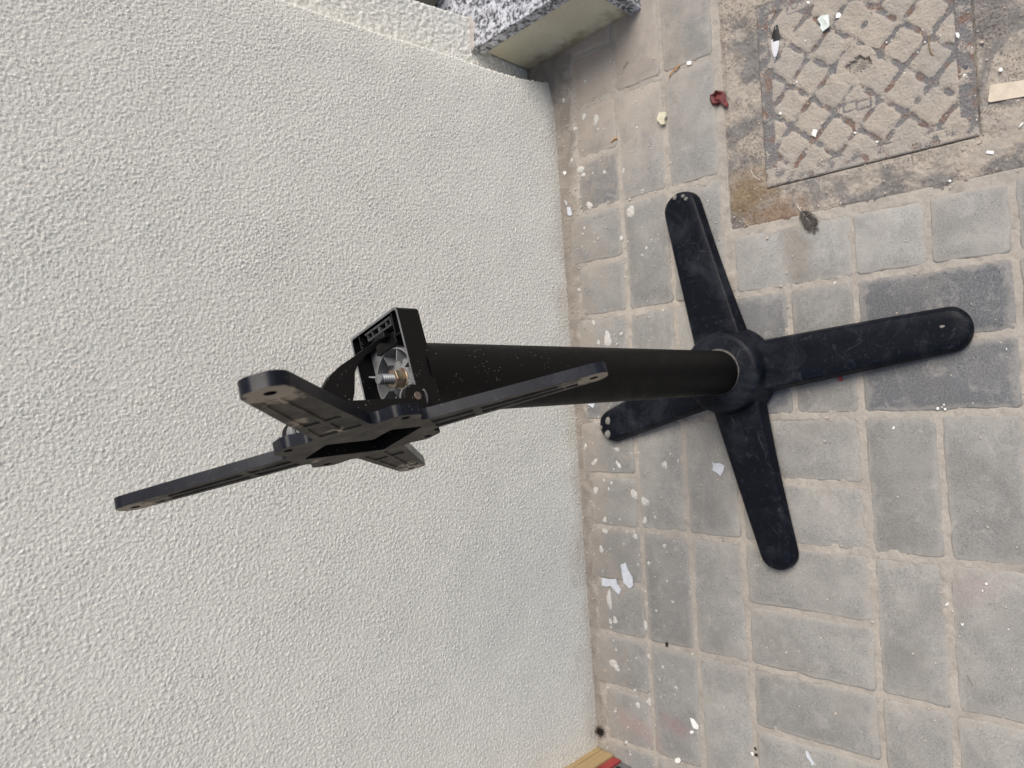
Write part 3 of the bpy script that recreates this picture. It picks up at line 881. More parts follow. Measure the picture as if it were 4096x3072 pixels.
# inner uprights and the latch rack near the +u side
bm = bmesh.new()
box(bm, .0360, .0376, V0 + T, -.0225, ZB + .003, ZT - .001)
box(bm, .0376, .0600, -.0235, -.0220, ZB + .003, ZT - .0005)
done(bm, 'inner_partition', M_CAST, hd, bevel=.0004)
bm = bmesh.new()
box(bm, .0455, .0600, .0345, .0361, ZB + .003, ZT - .0005)
box(bm, .0440, .0456, .0345, V1 - T, ZB + .003, ZT - .001)
done(bm, 'inner_partition', M_CAST, hd, bevel=.0004)
bm = bmesh.new()
def lbar(u0, u1, v0, v1, z0=.7030, z1=.7232): box(bm, u0, u1, v0, v1, z0, z1)
lbar(.0475, .0496, -.0215, .0200); lbar(.0548, .0572, -.0215, .0230)
for v in (-.0215, -.0140, -.0025, -.0010, .0105, .0190): lbar(.0497, .0547, v, v + .0016, .7040, .7228)
done(bm, 'latch_rack', M_GREYE, hd, bevel=.0004)
bm = bmesh.new()
prism(bm, roundpoly([(.0300, -.0180, .002), (.0440, -.0180, .003), (.0455, .0130, .002), (.0300, .0180, .002)], 3), .7030, .7190)
done(bm, 'latch_block', M_CAST, hd, bevel=.0014)
# nut and bolt
bm = bmesh.new()
cyl(bm, (0, 0, .7085), (0, 0, .7103), .0112, .0108, n=40)
prism(bm, [(.0098 * math.cos(math.radians(a)), .0098 * math.sin(math.radians(a))) for a in range(10, 370, 60)], .7103, .7205)
nut = done(bm, 'nut', M_NUT, hd, bevel=.0008, seg=2, angle=25)
bm = bmesh.new()
prof = [(.0030, .7150)]
z = .7180
while z < .7345:
    prof += [(.0054, z), (.0044, z + .0012)]; z += .0024
prof += [(.0052, .7352), (.0051, .7362), (.0046, .7372), (.0001, .7372)]
lathe(bm, prof, 28)
done(bm, 'bolt', M_STEELD, hd, smooth=True, angle=30)
# hinge lugs on the casting, axle
HU, HZ = -.0335, .7330
def lug(v0, v1, r=.0118, name='hinge_lug', m=None, par=None, base=True):
    bm = bmesh.new()
    pts = []
    for a in range(-30, 211, 15):
        pts.append((HU + r * math.cos(math.radians(a)), HZ + r * math.sin(math.radians(a))))
    pts += [(HU - r * .9, ZB + .001), (HU + r * 1.25, ZB + .001)]
    prism(bm, pts, v0, v1, lambda x, y, z: (x, z, y))
    return done(bm, name, m or M_CAST, par or hd, bevel=.0007)
lug(V0 - .0005, V0 + .0060); lug(V1 - .006, V1 + .0003)
bm = bmesh.new(); cyl(bm, (HU, V0 - .0125, HZ), (HU, V1 + .006, HZ), .0040, n=24)
done(bm, 'hinge_pin', M_PIN, hd, bevel=.0006)
# C shaped grey wear ring round the pin
bm = bmesh.new()
n = 26; R = [[], [], [], []]
for i in range(n):
    t = math.radians(-75 + 300 * i / (n - 1)) + math.radians(80)
    for k, (rr, v) in enumerate(((.0096, -.0456), (.0130, -.0450), (.0130, -.0350), (.0096, -.0350))):
        R[k].append(bm.verts.new((HU + rr * math.cos(t), v, HZ + rr * math.sin(t))))
for a, b in ((0, 1), (1, 2), (2, 3), (3, 0)):
    for i in range(n - 1): bm.faces.new([R[a][i], R[a][i + 1], R[b][i + 1], R[b][i]])
for i in (0, n - 1): bm.faces.new([R[k][i] for k in range(4)])
done(bm, 'wear_ring', M_GREYM2, hd, bevel=.0006)

# --- folded upright bracket: plate axes n (out of its face), a (towards the wall), b (up)
tr = empty('bracket_plate_mount', (0, 0, 0)) if False else None
nv = Vector((-.9549, -.2967, .0040)).normalized()
bv = Vector((-.014, .057, .998)).normalized()
av = bv.cross(nv).normalized() * 1.0
if av.y < 0: av = -av
bv = (nv.cross(av)).normalized()
if bv.z < 0: bv = -bv
PC = Vector((-.0322 - PCX, .5547 - PCY, .7700))
def PL(a, b, n): return PC + av * a + bv * b + nv * n
TH = .0102
q1 = [(.0815, .0118, .0098), (.0588, .0240, .007), (.1745, .1525, .0125), (.1525, .1745, .0125), (.0240, .0588, .007), (.0118, .0815, .0098)]
out = []
for k in range(4):
    c, s = [(1, 0), (0, 1), (-1, 0), (0, -1)][k]
    for x, y, r in q1: out.append((x * c - y * s, x * s + y * c, r))
bm = bmesh.new()
prism(bm, roundpoly(out, 6), -TH, 0, lambda x, y, z: tuple(PL(x, y, z)))
HOLE = [(.1551 * sx, .1529 * sy) for sx, sy in ((1, 1), (-1, 1), (-1, -1), (1, -1))]
SPT = []
for x, y in HOLE:
    for k_, r_ in ((1.0, .017), (.90, .011)):
        p_ = PL(x * k_, y * k_, 0); SPT.append((p_.x + PCX, p_.y + PCY, p_.z, r_))
for x, y, r_ in ((-.050, .052, .006), (-.083, .100, .008), (.052, .02, .005), (-.03, -.075, .005)):
    p_ = PL(x, y, 0); SPT.append((p_.x + PCX, p_.y + PCY, p_.z, r_))
M_FACE = mat_face(SPT)
plate_o = done(bm, 'spider_plate', [M_EDGE, M_FACE], tb)
bmc = bmesh.new()
holes = [(.2178 * math.cos(math.radians(44.6 + 0 * k)) * sx, .2178 * math.sin(math.radians(44.6)) * sy) for k, (sx, sy) in enumerate(((1, 1), (-1, 1), (-1, -1), (1, -1)))]
for x, y in holes: cyl(bmc, PL(x, y, -.02), PL(x, y, .01), .0042, n=20)
for x, y in ((.0727, 0), (0, .0727), (-.0727, 0), (0, -.0727)): cyl(bmc, PL(x, y, -.02), PL(x, y, .01), .0040, n=20)
cut2 = [(.040, .040), (-.007, .041), (-.008, -.006), (-.038, -.007), (-.040, -.040), (.037, -.044)]
prism(bmc, roundpoly([(x, y, .003) for x, y in cut2], 3), -.02, .01, lambda x, y, z: tuple(PL(x, y, z)))
pk = -.0017
def pocket(k, s0, s1, t0, t1, t2, t3):
    c, s = math.cos(math.radians(45 + 90 * k)), math.sin(math.radians(45 + 90 * k))
    P4 = [(s0, t0), (s1, t2), (s1, t3), (s0, t1)]
    prism(bmc, roundpoly([(p * c - q * s, p * s + q * c, .0012) for p, q in P4], 2), pk, .01, lambda x, y, z: tuple(PL(x, y, z)))
for k in range(4):
    for sg in (1, -1):
        pocket(k, .112, .203, sg * .0016, sg * .0150, sg * .0014, sg * .0108)
        pocket(k, .0665 if k != 9 else .07, .105, sg * .0019, sg * .0182, sg * .0016, sg * .0158)
bmesh.ops.recalc_face_normals(bmc, faces=bmc.faces)
mc = bpy.data.meshes.new('cutter'); bmc.to_mesh(mc); bmc.free()
oc = bpy.data.objects.new('cutter', mc); C.objects.link(oc); oc.parent = tb
md = plate_o.modifiers.new('b', 'BOOLEAN'); md.operation = 'DIFFERENCE'; md.solver = 'EXACT'; md.object = oc; md.use_self = True
bpy.context.view_layer.update()
dg = bpy.context.evaluated_depsgraph_get()
me2 = bpy.data.meshes.new_from_object(plate_o.evaluated_get(dg))
plate_o.modifiers.clear(); plate_o.data = me2
bpy.data.objects.remove(oc)
for p in me2.polygons:
    d_ = (Vector(p.center) - PC).dot(nv)
    p.material_index = 1 if (p.normal.dot(nv) > .9 or d_ > -.0026 and p.normal.dot(nv) > -.5 and d_ < -.0001 and d_ > -.0026) else 0
me2.materials.append(M_CAST)
for p in me2.polygons:
    r_ = Vector(p.center) - PC
    if r_.length < .062 and abs(p.normal.dot(nv)) < .5 and abs(r_.dot(av)) < .0425 and abs(r_.dot(bv)) < .046: p.material_index = 2
b_ = plate_o.modifiers.new('bevel', 'BEVEL'); b_.width = .0009; b_.segments = 2; b_.limit_method = 'ANGLE'; b_.angle_limit = math.radians(50)
me2.polygons.foreach_set('use_smooth', [True] * len(me2.polygons))
wn = plate_o.modifiers.new('wn', 'WEIGHTED_NORMAL')
me2.set_sharp_from_angle(angle=math.radians(40))

def pbox(name, a0, a1, b0, b1, n0, n1, m, bev=.0008, parent=None):
    bm = bmesh.new()
    prism(bm, [(a0, b0), (a1, b0), (a1, b1), (a0, b1)], n0, n1, lambda x, y, z: tuple(PL(x, y, z)))
    return done(bm, name, m, parent or tb, bevel=bev)
# hollow box behind the opening
pbox('housing_back', -.043, .043, -.047, .045, -.0270, -.0250, M_CAST)
for q_ in ((-.043, -.0412, -.047, .045), (.0412, .043, -.047, .045), (-.0411, .0411, -.047, -.0452), (-.0411, .0411, .0432, .045)):
    pbox('housing_wall', *q_, -.0249, -TH - .0002, M_CAST, .0004)
bm = bmesh.new()   # packed sand in one corner of the opening
W_ = [(-.0070, -.0062, -.0022), (-.0375, -.0068, -.0022), (-.0390, -.0390, -.0120), (-.0150, -.0400, -.0200), (.0080, -.0200, -.0235), (.0040, -.0040, -.0180)]
top = [bm.verts.new(PL(*q)) for q in W_]; low = [bm.verts.new(PL(q[0], q[1], -.0245)) for q in W_]
mid = bm.verts.new(PL(-.016, -.018, -.0085))
for i in range(6):
    k = (i + 1) % 6
    bm.faces.new([top[i], top[k], mid]); bm.faces.new([low[k], low[i], top[i], top[k]][::-1])
bm.faces.new(low)
def mat_cake():
    t = NT('caked_brown_sand')
    c = t.mix(t.mapr(t.noise(420, 4, .8), .40, .60), (.012, .010, .008), (.15, .105, .06))
    c = t.mix(t.mapr(t.noise(40, 4), .52, .66, 0, .8), c, (.21, .15, .09))
    return t.fin(c, .95, .1)
done(bm, 'caked_sand', mat_cake(), tb)
# side flanges that carry the hinge
def flange(a0, a1, name='hinge_flange'):
    bm = bmesh.new()
    P_ = [(-TH - .0001, .046), (-.0275, .040), (-.0270, -.0255)]
    for g_ in range(100, 291, 19):
        P_.append((-.0279 + .0118 * math.cos(math.radians(g_)), -.037 + .0118 * math.sin(math.radians(g_))))
    P_ += [(-TH - .0001, -.0480)]
    prism(bm, P_, a0, a1, lambda x, y, z: tuple(PL(z, y, x)))
    return done(bm, name, M_CAST, tb, bevel=.0007)
A_OFF = 0.0
flange(-.0440, -.0372); flange(.047, .0525)
# latch lever: a flat, paddle shaped strut that runs down to the rack
def UV(u, v, z):
    c, s = math.cos(YAW), math.sin(YAW)
    return (u * c - v * s, u * s + v * c, z)
pl = [(-.0450, .8330), (-.0300, .8210), (-.0114, .8041), (.0022, .7925), (.0139, .7765), (.0250, .7560), (.0367, .7350), (.0488, .7165), (.0462, .7115), (.0420, .7185), (.0328, .7325), (.0238, .7468), (.0151, .7575), (.0055, .7640), (-.0041, .7665), (-.0136, .7690), (-.0230, .7735), (-.0300, .7830), (-.0450, .7930)]
bm = bmesh.new()
prism(bm, roundpoly([(x, y, .006) for x, y in pl], 3), -.0035, .0035, lambda x, y, z: UV(x, z, y))
done(bm, 'latch_lever', M_CAST, tb, bevel=.0012)
bm = bmesh.new(); box(bm, .0395, .0455, -.011, .0045, .7185, .7265)
o = done(bm, 'lever_catch', M_CAST, tb, bevel=.001); o.rotation_euler = (0, 0, YAW)
# far axle end with collar and threaded rod, behind the upper arm
Pz = lambda v: UV(-.0375, v, .8090)
bm = bmesh.new(); cyl(bm, Pz(.047), Pz(.0405), .0130, n=36); done(bm, 'axle_collar', M_CAST, tb, bevel=.001)
bm = bmesh.new(); cyl(bm, Pz(.0405), Pz(.0300), .0118, n=36); done(bm, 'axle_sleeve', M_GREY, tb, bevel=.0006)
bm = bmesh.new(); cyl(bm, Pz(.0300), Pz(.0270), .0085, n=32); done(bm, 'axle_washer', M_DARK, tb)
bm = bmesh.new()
v_ = .0270
while v_ > -.012:
    cyl(bm, Pz(v_), Pz(v_ - .0012), .0088, .0097, n=32); cyl(bm, Pz(v_ - .0012), Pz(v_ - .0024), .0097, .0088, n=32); v_ -= .0026
done(bm, 'axle_spring', M_STEELD, tb, smooth=True, angle=40)

# ------------------------------------------------------------------ boards leaning upright in the corner of the photo
bq = at(2388, 2984)
wb = empty('board_bundle', (bq[0], bq[1], 0))
tag(wb, 'pale wooden boards with a red strip standing upright against the wall foot', 'wooden boards')
e1 = at(2457, 3016)
ex_ = Vector((e1[0] - bq[0], e1[1] - bq[1], 0)); el_ = ex_.length; ex_.normalize()
ey_ = Vector((ex_.y, -ex_.x, 0))
if ey_.x > 0: ey_ = -ey_
def wbx(name, a0, a1, b0, b1, z1, m):
    bm = bmesh.new()
    prism(bm, [(a0, b0), (a1, b0), (a1, b1), (a0, b1)], .002, z1, lambda a, b, z: (ex_.x * a + ey_.x * b, ex_.y * a + ey_.y * b, z))
    return done(bm, name, m, wb, bevel=.0012)
g = el_
wbx('board', 0, g * .30, .0, .09, .62, M_PLY); wbx('board', g * .305, g * .60, .0012, .09, .60, M_PLY)
wbx('board', g * .605, g * .99, 0, .09, .63, M_PLY)
wbx('red_strip', g * 1.00, g * 1.42, .004, .085, .56, M_RED)
gp = wbx('metal_plate', g * 1.425, g * 2.0, .008, .085, .50, M_GREYM)
bm = bmesh.new()
p = ex_ * (g * 1.70) + ey_ * .008
cyl(bm, (p.x, p.y, .028), (p.x - ey_.x * .004, p.y - ey_.y * .004, .028), .0048, n=18)
done(bm, 'bolt_head', M_DARK, gp)

# ------------------------------------------------------------------ small litter on the ground
def flake(px, py, pts, m, name, label, cat, group=None, th=.0007, z0=.0009, tilt=.08, curl=.0):
    """pts: outline in photo pixels relative to (px, py)"""
    P_ = [at(px + a, py + b) for a, b in pts]
    cx = sum(p[0] for p in P_) / len(P_); cy = sum(p[1] for p in P_) / len(P_)
    rr = max(math.hypot(p[0] - cx, p[1] - cy) for p in P_)
    bm = bmesh.new()
    # a rim, an inner ring and a centre so the flake can curl
    n = len(P_)
    def zf(x, y, t): return z0 + t + curl * ((x / rr) ** 2) * rr
    ang = random.random() * 3.14
    ca, sa = math.cos(ang), math.sin(ang)
    def V(x, y, t):
        u = x * ca + y * sa
        return bm.verts.new((x, y, z0 + t + curl * rr * (u / rr) ** 2 + tilt * rr * .35 * (1 + u / rr)))
    lo = [V(p[0] - cx, p[1] - cy, 0) for p in P_]
    hi = [V((p[0] - cx) * .985, (p[1] - cy) * .985, th) for p in P_]
    mid = [V((p[0] - cx) * .5, (p[1] - cy) * .5, th) for p in P_]
    for i in range(n):
        j = (i + 1) % n
        bm.faces.new([lo[i], lo[j], hi[j], hi[i]]); bm.faces.new([hi[i], hi[j], mid[j], mid[i]])
    bm.faces.new(mid); bm.faces.new(lo[::-1])
    o = done(bm, name, m)
    o.location = (cx, cy, 0)
    return tag(o, label, cat, group)
def chip_pts(w, h, seed, n=6):
    r = random.Random(seed)
    return [(w / 2 * math.cos(t + r.uniform(-.25, .25)) * r.uniform(.75, 1.1), h / 2 * math.sin(t + r.uniform(-.25, .25)) * r.uniform(.75, 1.1)) for t in [6.2832 * i / n for i in range(n)]]
FL = 'paint_flake'
flake(3299, 95, [(-24, -14), (-8, -30), (18, -36), (25, 14), (14, 22), (-6, 34), (-16, 20), (-14, 6)], M_MINT, FL, 'large pale green paint flake on the drain cover', 'paint flake', th=.0012, curl=.35)
flake(3354, 62, [(-10, 12), (-6, -9), (5, -11), (13, -2), (8, 10)], M_WHITE, FL, 'small five sided white flake right beside the large pale green flake', 'paint flake')
flake(3235, 11, chip_pts(13, 12, 1, 8), M_WHITE, FL, 'small round white chip at the maker lettering on the drain cover', 'paint flake')
flake(3123, 453, [(-7, 5), (0, -7), (7, 5)], M_WHITE, FL, 'tiny triangular white chip below the black and white feather', 'paint flake')
flake(3290, 492, chip_pts(13, 17, 3, 6), M_BEIGE, FL, 'yellowish chip just above the white rectangular flake on the cover', 'paint flake')
flake(3260, 533, [(-12, 8), (-6, -16), (12, -12), (3, 17)], M_WHITE, FL, 'white rectangular flake on the lower left of the drain cover', 'paint flake')
flake(3189, 328, chip_pts(9, 9, 4), M_WHITE, FL, 'tiny white chip on a sand cell left of the pick hole', 'paint flake')
flake(3422, 532, chip_pts(13, 10, 5), M_WHITE, FL, 'small white chip under the two box shaped marks', 'paint flake')
flake(3509, 567, chip_pts(12, 9, 6), M_WHITE, FL, 'small white chip at the lower rim of the drain cover', 'paint flake')
flake(3831, 144, [(-8, -12), (4, -13), (9, -2), (5, 12), (-5, 4)], M_WHITE, FL, 'jagged white chip near the upper right rim of the cover', 'paint flake')
flake(3861, 302, [(-8, 8), (-6, -5), (8, -4), (0, 2)], M_WHITE, FL, 'wedge shaped white chip on the right rim of the cover', 'paint flake')
flake(3864, 271, [(-14, -8), (8, -9), (11, 0), (1, 12), (-8, 6)], M_GREYD, 'glass_shard', 'grey glassy shard on the right rim of the cover', 'shard')
flake(4003, 280, [(-9, 5), (-4, -8), (6, -8), (10, 2), (2, 8)], M_WHITE, FL, 'white chip on the concrete surround above the tan card', 'paint flake')
flake(3961, 610, [(-16, 4), (-13, -7), (14, -5), (16, 1), (12, 8)], M_WHITE, FL, 'oblong white flake on the concrete surround below the tan card', 'paint flake')
flake(3801, 724, chip_pts(14, 12, 9, 5), M_WHITE, FL, 'small white chip at the mortar edge of the concrete surround', 'paint flake')
flake(3930, 171, chip_pts(20, 11, 10, 7), M_BEIGE, 'pebble', 'flat beige pebble right of the upper drain cover rim', 'pebble', th=.003)
flake(4006, 202, [(-6, 9), (4, -10), (6, 8)], M_GREY, 'glass_shard', 'small grey triangular shard on the concrete surround', 'shard')
flake(4083, 503, [(-9, 9), (4, -10), (13, -15), (10, -6), (-2, 6)], M_WHITE, FL, 'long white sliver below the tan card at the photo edge', 'paint flake')
flake(3700, 169, [(-3, 4), (1, -5), (5, 3)], M_WHITE, FL, 'tiny white chip beside the dry stalk on the drain cover', 'paint flake')
flake(2758, 253, [(-10, 6), (-8, -6), (9, -9), (9, 4), (0, 9)], M_WHITE, FL, 'white chip in the paver joint beside the orange husk', 'paint flake')
flake(2655, 476, [(-20, 4), (-12, -24), (14, -26), (17, -8), (8, 6), (10, 22), (-4, 27), (-12, 14)], M_CREAM, 'rubble_crumb', 'cream crumb of rubble on the pavers below the doorstep', 'rubble', th=.006, tilt=0)
flake(2280, 846, [(-10, -18), (4, -17), (11, 14), (0, 19), (-8, 12)], M_BLUEW, FL, 'bluish white film piece lying along the wall foot', 'paint flake')
flake(2264, 812, [(-5, -14), (4, -4), (8, 10), (2, 8)], M_BLUEW, FL, 'thin bluish sliver just above the film piece at the wall foot', 'paint flake')
flake(2261, 692, [(-8, -2), (0, -9), (7, 0), (-1, 10)], M_WHITE, FL, 'white diamond chip at the wall foot', 'paint flake')
flake(2875, 1876, [(-26, -30), (-17, -22), (6, -25), (24, -12), (20, 8), (10, 28), (-8, 14), (-24, 4), (-20, -14)], M_BLUEW, FL, 'bluish white film scrap left of the lower leg', 'paint flake')
flake(2515, 2310, [(-30, -52), (-12, -60), (0, -30), (18, 0), (20, 34), (6, 44), (-18, 20), (-24, -10)], M_BLUEW, FL, 'long bluish white strip of film near the wall', 'paint flake')
flake(2451, 2342, [(-40, -32), (-10, -26), (16, -28), (20, -8), (36, 16), (27, 36), (10, 20), (-6, 0), (-24, 4), (-41, -2)], M_BLUEW, FL, 'bent bluish white film scrap nearest the wall', 'paint flake')
flake(2366, 1620, [(-16, -4), (16, -6), (8, 12)], M_BLUEW, FL, 'bluish scrap of film just under the table post by the wall', 'paint flake')
flake(2782, 2898, [(-20, -28), (-6, -24), (14, 4), (12, 20), (-6, 14), (-14, -4)], M_WHITE, FL, 'white spindle shaped flake on pavers near the upright boards', 'paint flake')
flake(2768, 2927, chip_pts(18, 13, 14, 6), M_WHITE, FL, 'small white crumb just below the spindle shaped flake', 'paint flake')
flake(2714, 3040, chip_pts(30, 26, 15, 7), M_WHITE, FL, 'white round flake at the bottom edge right of the boards', 'paint flake')
flake(3244, 3035, [(-20, -34), (-10, -30), (4, -2), (20, 26), (12, 20), (6, 28), (2, 16), (-16, -10)], M_BLUEW, FL, 'white forked sliver at the bottom edge of the photo', 'paint flake')
flake(3786, 2416, [(-7, 6), (2, -4), (10, -8), (8, 4)], M_WHITE, FL, 'tooth shaped white chip on a mortar joint at right', 'paint flake')
flake(3946, 2334, [(-7, 0), (2, -6), (6, 4), (0, 6)], M_WHITE, FL, 'white chip on the reddish paver at the right edge', 'paint flake')
flake(3931, 2362, chip_pts(7, 11, 16, 5), M_WHITE, FL, 'smaller white chip under the one on the reddish paver', 'paint flake')
flake(3850, 2495, [(-6, -6), (0, 0), (7, -6), (4, 7), (-3, 6)], M_WHITE, FL, 'heart shaped white chip on a grey paver at lower right', 'paint flake')
flake(4035, 2516, chip_pts(7, 6, 18, 6), M_WHITE, FL, 'tiny white chip at far lower right', 'paint flake')
flake(3575, 1711, [(-6, 6), (0, -8), (6, -2), (2, 5)], M_WHITE, FL, 'white chip on the paver below the horizontal leg tip', 'paint flake')
flake(3310, 1670, chip_pts(17, 6, 20, 6), M_BEIGE, FL, 'pale oblong chip in the joint below the horizontal leg', 'paint flake')
for i, (a, b, w) in enumerate([(3752, 1634, 15), (3777, 1619, 10), (3782, 1637, 13), (3769, 1628, 6)]):
    flake(a, b, chip_pts(w, w * .8, 30 + i, 6), M_WHITE, 'paint_crumb', ['leftmost and largest white crumb of the cluster on the dark paver', 'uppermost white crumb of the cluster on the dark paver', 'rightmost white crumb of the cluster on the dark paver', 'smallest white crumb in the middle of the dark paver cluster'][i], 'paint crumb', 'white crumbs clustered on the dark paver')
flake(4027, 1395, [(-3, 5), (0, -6), (3, 4)], M_WHITE, FL, 'tiny white chip on the dark paver right of the leg tip', 'paint flake')
flake(3340, 1130, [(-6, 4), (2, -4), (8, -3), (-1, 6)], M_WHITE, FL, 'small white chip in the joint above the horizontal leg', 'paint flake')
flake(3365, 1514, [(-11, -2), (-4, -11), (5, -6), (9, 6), (4, 11), (-8, 8)], M_RED, 'red_chip', 'small brick red chip beside the horizontal leg', 'chip', th=.0015)
flake(2669, 2577, [(-5, -9), (5, -8), (4, 9), (-5, 8)], M_DARK, 'black_chip', 'black chip in the mortar joint at lower left', 'chip')
flake(3022, 2996, [(-6, -10), (2, -8), (6, 6), (0, 5)], M_DARK, 'black_chip', 'upper black chip of a pair near the bottom edge', 'chip')
flake(3026, 3019, [(-7, -6), (4, -6), (7, 6), (-5, 4)], M_DARK, 'black_chip', 'lower black chip of a pair near the bottom edge', 'chip')
flake(3010, 3014, [(-6, -5), (4, -8), (7, 5), (2, 9)], M_WHITE, FL, 'white chip touching the pair of black chips', 'paint flake')
# tan card cut by the frame
flake(4040, 362, [(-80, -16), (-74, -22), (140, -52), (160, 8), (-78, 49), (-88, 46)], M_CARD, 'card_strip', 'tan card strip lying on the concrete surround at the photo edge', 'card', th=.0012, tilt=.015)
# small chips scattered over the cover
rc = random.Random(8)
CR_L = ['tiny white crumb just left of the dry stalk', 'uppermost tiny white crumb left of the dry stalk', 'tiny white crumb above the bend of the dry stalk', 'tiny white crumb between the dry stalk and the jagged chip', 'lowest tiny white crumb left of the dry stalk foot',
        'tiny white crumb midway from pick hole to the right rim', 'tiny white crumb at the rust patch right of the dry stalk', 'lone tiny white crumb in the lower right cell of the cover', 'tiny white crumb in the corner cell of the drain cover',
        'tiny white crumb right below the black and white feather level', 'tiny white crumb directly above the pick hole on its left', 'tiny white crumb on the cell above the dry stalk', 'tiny white crumb upper right of the pick hole', 'tiny white crumb between feather and pick hole',
        'tiny white crumb just outside the upper right cover rim', 'tiny white crumb just outside the right rim near the tan card']
for i, (a, b) in enumerate([(3548, 170), (3567, 162), (3656, 189), (3672, 210), (3680, 228), (3619, 292), (3763, 143), (3785, 462), (3760, 555), (3222, 163), (3341, 187), (3692, 120), (3590, 133), (3172, 210), (3890, 192), (3908, 480)]):
    flake(a, b, chip_pts(rc.uniform(5, 9), rc.uniform(4, 8), 60 + i, 5), M_WHITE, 'paint_crumb', CR_L[i], 'paint crumb', 'tiny white crumbs on and around the drain cover')

# ridge shaped litter ------------------------------------------------
def strand(name, pts, r0, r1, m, label, cat, parent=None, z=.0016):
    bm = bmesh.new()
    Q = [Vector(at(a, b, z + dz)) for a, b, dz in pts]
    c = Q[0].copy()
    rings = []
    n = 7
    for i, p in enumerate(Q):
        d = (Q[min(i + 1, len(Q) - 1)] - Q[max(i - 1, 0)]).normalized()
        s = d.cross(Vector((0, 0, 1))).normalized(); u = s.cross(d)
        t = i / (len(Q) - 1)
        r = (r0 * (1 - t) + r1 * t)
        rings.append([bm.verts.new(p - c + r * (math.cos(q) * s + math.sin(q) * u)) for q in [6.2832 * k / n for k in range(n)]])
    for a, b in zip(rings[:-1], rings[1:]):
        for i in range(n): bm.faces.new([a[i], a[(i + 1) % n], b[(i + 1) % n], b[i]])
    bm.faces.new(rings[0][::-1]); bm.faces.new(rings[-1])
    o = done(bm, name, m, parent, smooth=True)
    if parent is None: o.location = c
    if label: tag(o, label, cat)
    return o
strand('dry_stalk', [(3714, 144, 0), (3715, 165, .002), (3717, 185, .003), (3722, 205, .002), (3729, 219, 0), (3735, 222, 0)], .0006, .0011, M_TWIG, 'curved brown dry stalk on the drain cover', 'stalk')
strand('seed_husk', [(2676, 310, 0), (2684, 294, .001), (2696, 280, .002), (2708, 271, .001), (2717, 262, 0)], .0008, .0018, M_SEED, 'orange seed husk in the joint by the doorstep', 'seed husk')
strand('seed_husk', [(2444, 570, 0), (2450, 563, .001), (2458, 556, .001), (2468, 553, 0)], .0007, .0018, M_SEED, 'small orange husk by the wall above the leg', 'seed husk')
strand('dry_stalk', [(3868, 2700, 0), (3876, 2716, .001), (3885, 2732, 0), (3890, 2745, 0)], .0004, .0003, M_TWIG, 'thin dark stalk on a paver at lower right', 'stalk')
strand('dry_stalk', [(2491, 278, 0), (2500, 262, .001), (2512, 246, 0)], .0004, .0006, M_TWIG, 'thin brown stalk on the paver in front of the doorstep', 'stalk')
strand('hair', [(3002, 678, .001), (3012, 700, .002), (3026, 712, .003), (3040, 720, .001)], .00025, .00025, M_WHITE, 'fine white curved fibre at the drain cover corner', 'fibre')

def feather(name, p0, p1, w, m1, m2, split, label, ragged=0.0, z=.003):
    """flat vane around a shaft from p0 (tip) to p1 (base), photo pixels"""
    a = Vector(at(*p0)); b = Vector(at(*p1))
    d = b - a; L = d.length; d.normalize(); s = Vector((-d.y, d.x, 0))
    c = (a + b) / 2
    r = random.Random(3)
    bm = bmesh.new()
    n = 22; rows = []
    for i in range(n):
        t = i / (n - 1)
        ww = w * (math.sin(math.pi * min(1, t * .92 + .04)) ** .6)
        jl, jr = r.uniform(-ragged, ragged), r.uniform(-ragged, ragged)
        p = a + d * (L * t) - c
        h = z + .0015 * math.sin(math.pi * t)
        rows.append([bm.verts.new(p - s * ww * (1 + jl) + Vector((0, 0, h - .0012))), bm.verts.new(p - s * ww * .5 + Vector((0, 0, h))), bm.verts.new(p + Vector((0, 0, h - .0003))), bm.verts.new(p + s * ww * .5 + Vector((0, 0, h))), bm.verts.new(p + s * ww * (1 + jr) + Vector((0, 0, h - .0012)))])
    for i, (x, y) in enumerate(zip(rows[:-1], rows[1:])):
        for k in range(4):
            f = bm.faces.new([x[k], x[k + 1], y[k + 1], y[k]])
            f.material_index = 0 if i / n < split - (.06 if k in (0,) else 0) else 1
    g = bmesh.ops.extrude_face_region(bm, geom=bm.faces[:])
    bmesh.ops.translate(bm, verts=[v for v in g['geom'] if isinstance(v, bmesh.types.BMVert)], vec=(0, 0, -.0003))
    em = empty(name, tuple(c))
    done(bm, 'vane', [m1, m2], em, smooth=True)
    bm = bmesh.new(); cyl(bm, a - c + Vector((0, 0, z + .0005)), b + d * .004 - c + Vector((0, 0, z - .0015)), .0002, .0005, n=8)
    done(bm, 'shaft', M_FEATHW, em)
    return tag(em, label, 'feather')
feather('feather', (3107, 102), (3102, 230), .0068, M_FEATHB, M_FEATHW, .46, 'black tipped white feather on the left of the drain cover')
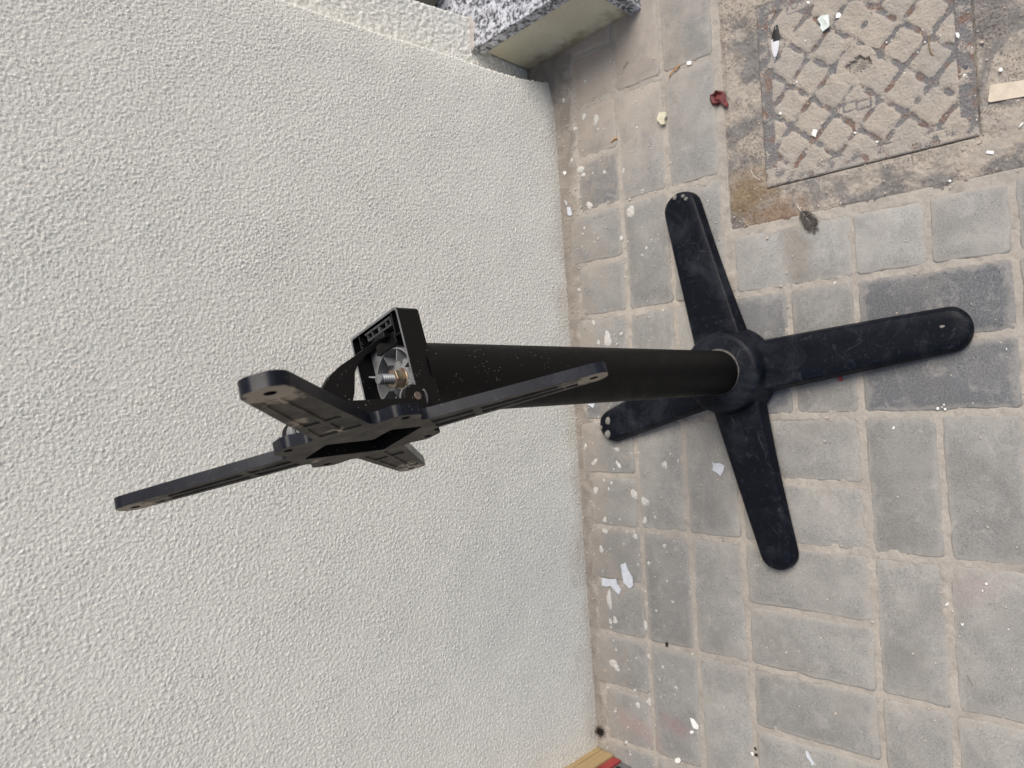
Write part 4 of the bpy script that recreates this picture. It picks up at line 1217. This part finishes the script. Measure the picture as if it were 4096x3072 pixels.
# downy grey feather: barbs fanned around a shaft
a_ = Vector(at(3262, 915)); b_2 = Vector(at(3192, 826))
em = empty('feather', tuple((a_ + b_2) / 2)); cc = (a_ + b_2) / 2
tag(em, 'ragged grey down feather on the mortar below the drain cover', 'feather')
bm = bmesh.new(); r = random.Random(5)
dv = (a_ - b_2); L = dv.length; dv.normalize(); sv = Vector((-dv.y, dv.x, 0))
for i in range(150):
    t = r.uniform(.18, 1.0); sg = r.choice((-1, 1))
    p = b_2 + dv * L * t - cc
    w = .0125 * math.sin(math.pi * min(.85, t * .9)) * r.uniform(.5, 1.0)
    q = p + sv * sg * w + dv * r.uniform(.002, .009)
    z0 = r.uniform(.0012, .0038); k = .00045 + (.0004 if t > .6 else 0)
    vs = [bm.verts.new(p + Vector((0, 0, z0)) - dv * k), bm.verts.new(p + Vector((0, 0, z0)) + dv * k), bm.verts.new(q + dv * k * .8 + Vector((0, 0, z0 + .001))), bm.verts.new(q - dv * k * .8 + Vector((0, 0, z0 + .001)))]
    bm.faces.new(vs)
    vs2 = [bm.verts.new(v.co - Vector((0, 0, .0004))) for v in vs]; bm.faces.new(vs2[::-1])
done(bm, 'down_barbs', M_FEATHG, em)
bm = bmesh.new(); cyl(bm, b_2 - cc + Vector((0, 0, .002)), a_ - cc + Vector((0, 0, .003)), .0005, .0002, n=8)
done(bm, 'shaft', M_FEATHW, em)
# tuft of dark hair at the wall foot
c_ = Vector(at(2402, 2928))
bm = bmesh.new(); r = random.Random(9)
for i in range(420):
    t = r.uniform(0, 6.283); rr = abs(r.gauss(0, .45)) * .011
    p = Vector((rr * math.cos(t), rr * 1.0 * math.sin(t) + 0, r.uniform(.0005, .006)))
    d_ = Vector((r.gauss(.7, .5), r.gauss(-.3, .5), r.gauss(.2, .35))).normalized()
    q = p + d_ * r.uniform(.004, .011); k = .00022
    s = d_.cross(Vector((0, 0, 1))).normalized() * k
    m_ = (p + q) / 2 + Vector((0, 0, .0012))
    v = [bm.verts.new(x) for x in (p - s, p + s, m_ + s, m_ - s)]; bm.faces.new(v)
    w_ = [v[3], v[2], bm.verts.new(q + s * .3), bm.verts.new(q - s * .3)]; bm.faces.new(w_)
o = done(bm, 'hair_tuft', M_HAIR); o.location = c_
tag(o, 'tuft of dark hair at the wall foot above the boards', 'hair tuft')
# crumpled dark red petal
c_ = at(2882, 396); bm = bmesh.new(); r = random.Random(2)
OUT = [(-38, -14), (-22, -22), (-14, -38), (4, -32), (14, -32), (24, -22), (30, 4), (38, 24), (34, 40), (22, 34), (4, 20), (-10, 30), (-30, 26), (-40, 8)]
P_ = [at(2880 + a * .95, 396 + b * .95) for a, b in OUT]
n = len(P_); rings = []
for k, (f_, z) in enumerate(((1, .002), (.78, .006), (.5, .0035), (.25, .0065))):
    rings.append([bm.verts.new(((p[0] - c_[0]) * f_, (p[1] - c_[1]) * f_, z + r.uniform(-.0018, .0025))) for p in P_])
for x, y in zip(rings[:-1], rings[1:]):
    for i in range(n): bm.faces.new([x[i], x[(i + 1) % n], y[(i + 1) % n], y[i]])
bm.faces.new(rings[-1])
g_ = bmesh.ops.extrude_face_region(bm, geom=bm.faces[:])
bmesh.ops.translate(bm, verts=[v for v in g_['geom'] if isinstance(v, bmesh.types.BMVert)], vec=(0, 0, -.0007))
o = done(bm, 'petal', M_REDLEAF, smooth=True, angle=50); o.location = (c_[0], c_[1], 0)
tag(o, 'crumpled dark red petal at the edge of the concrete surround', 'petal')
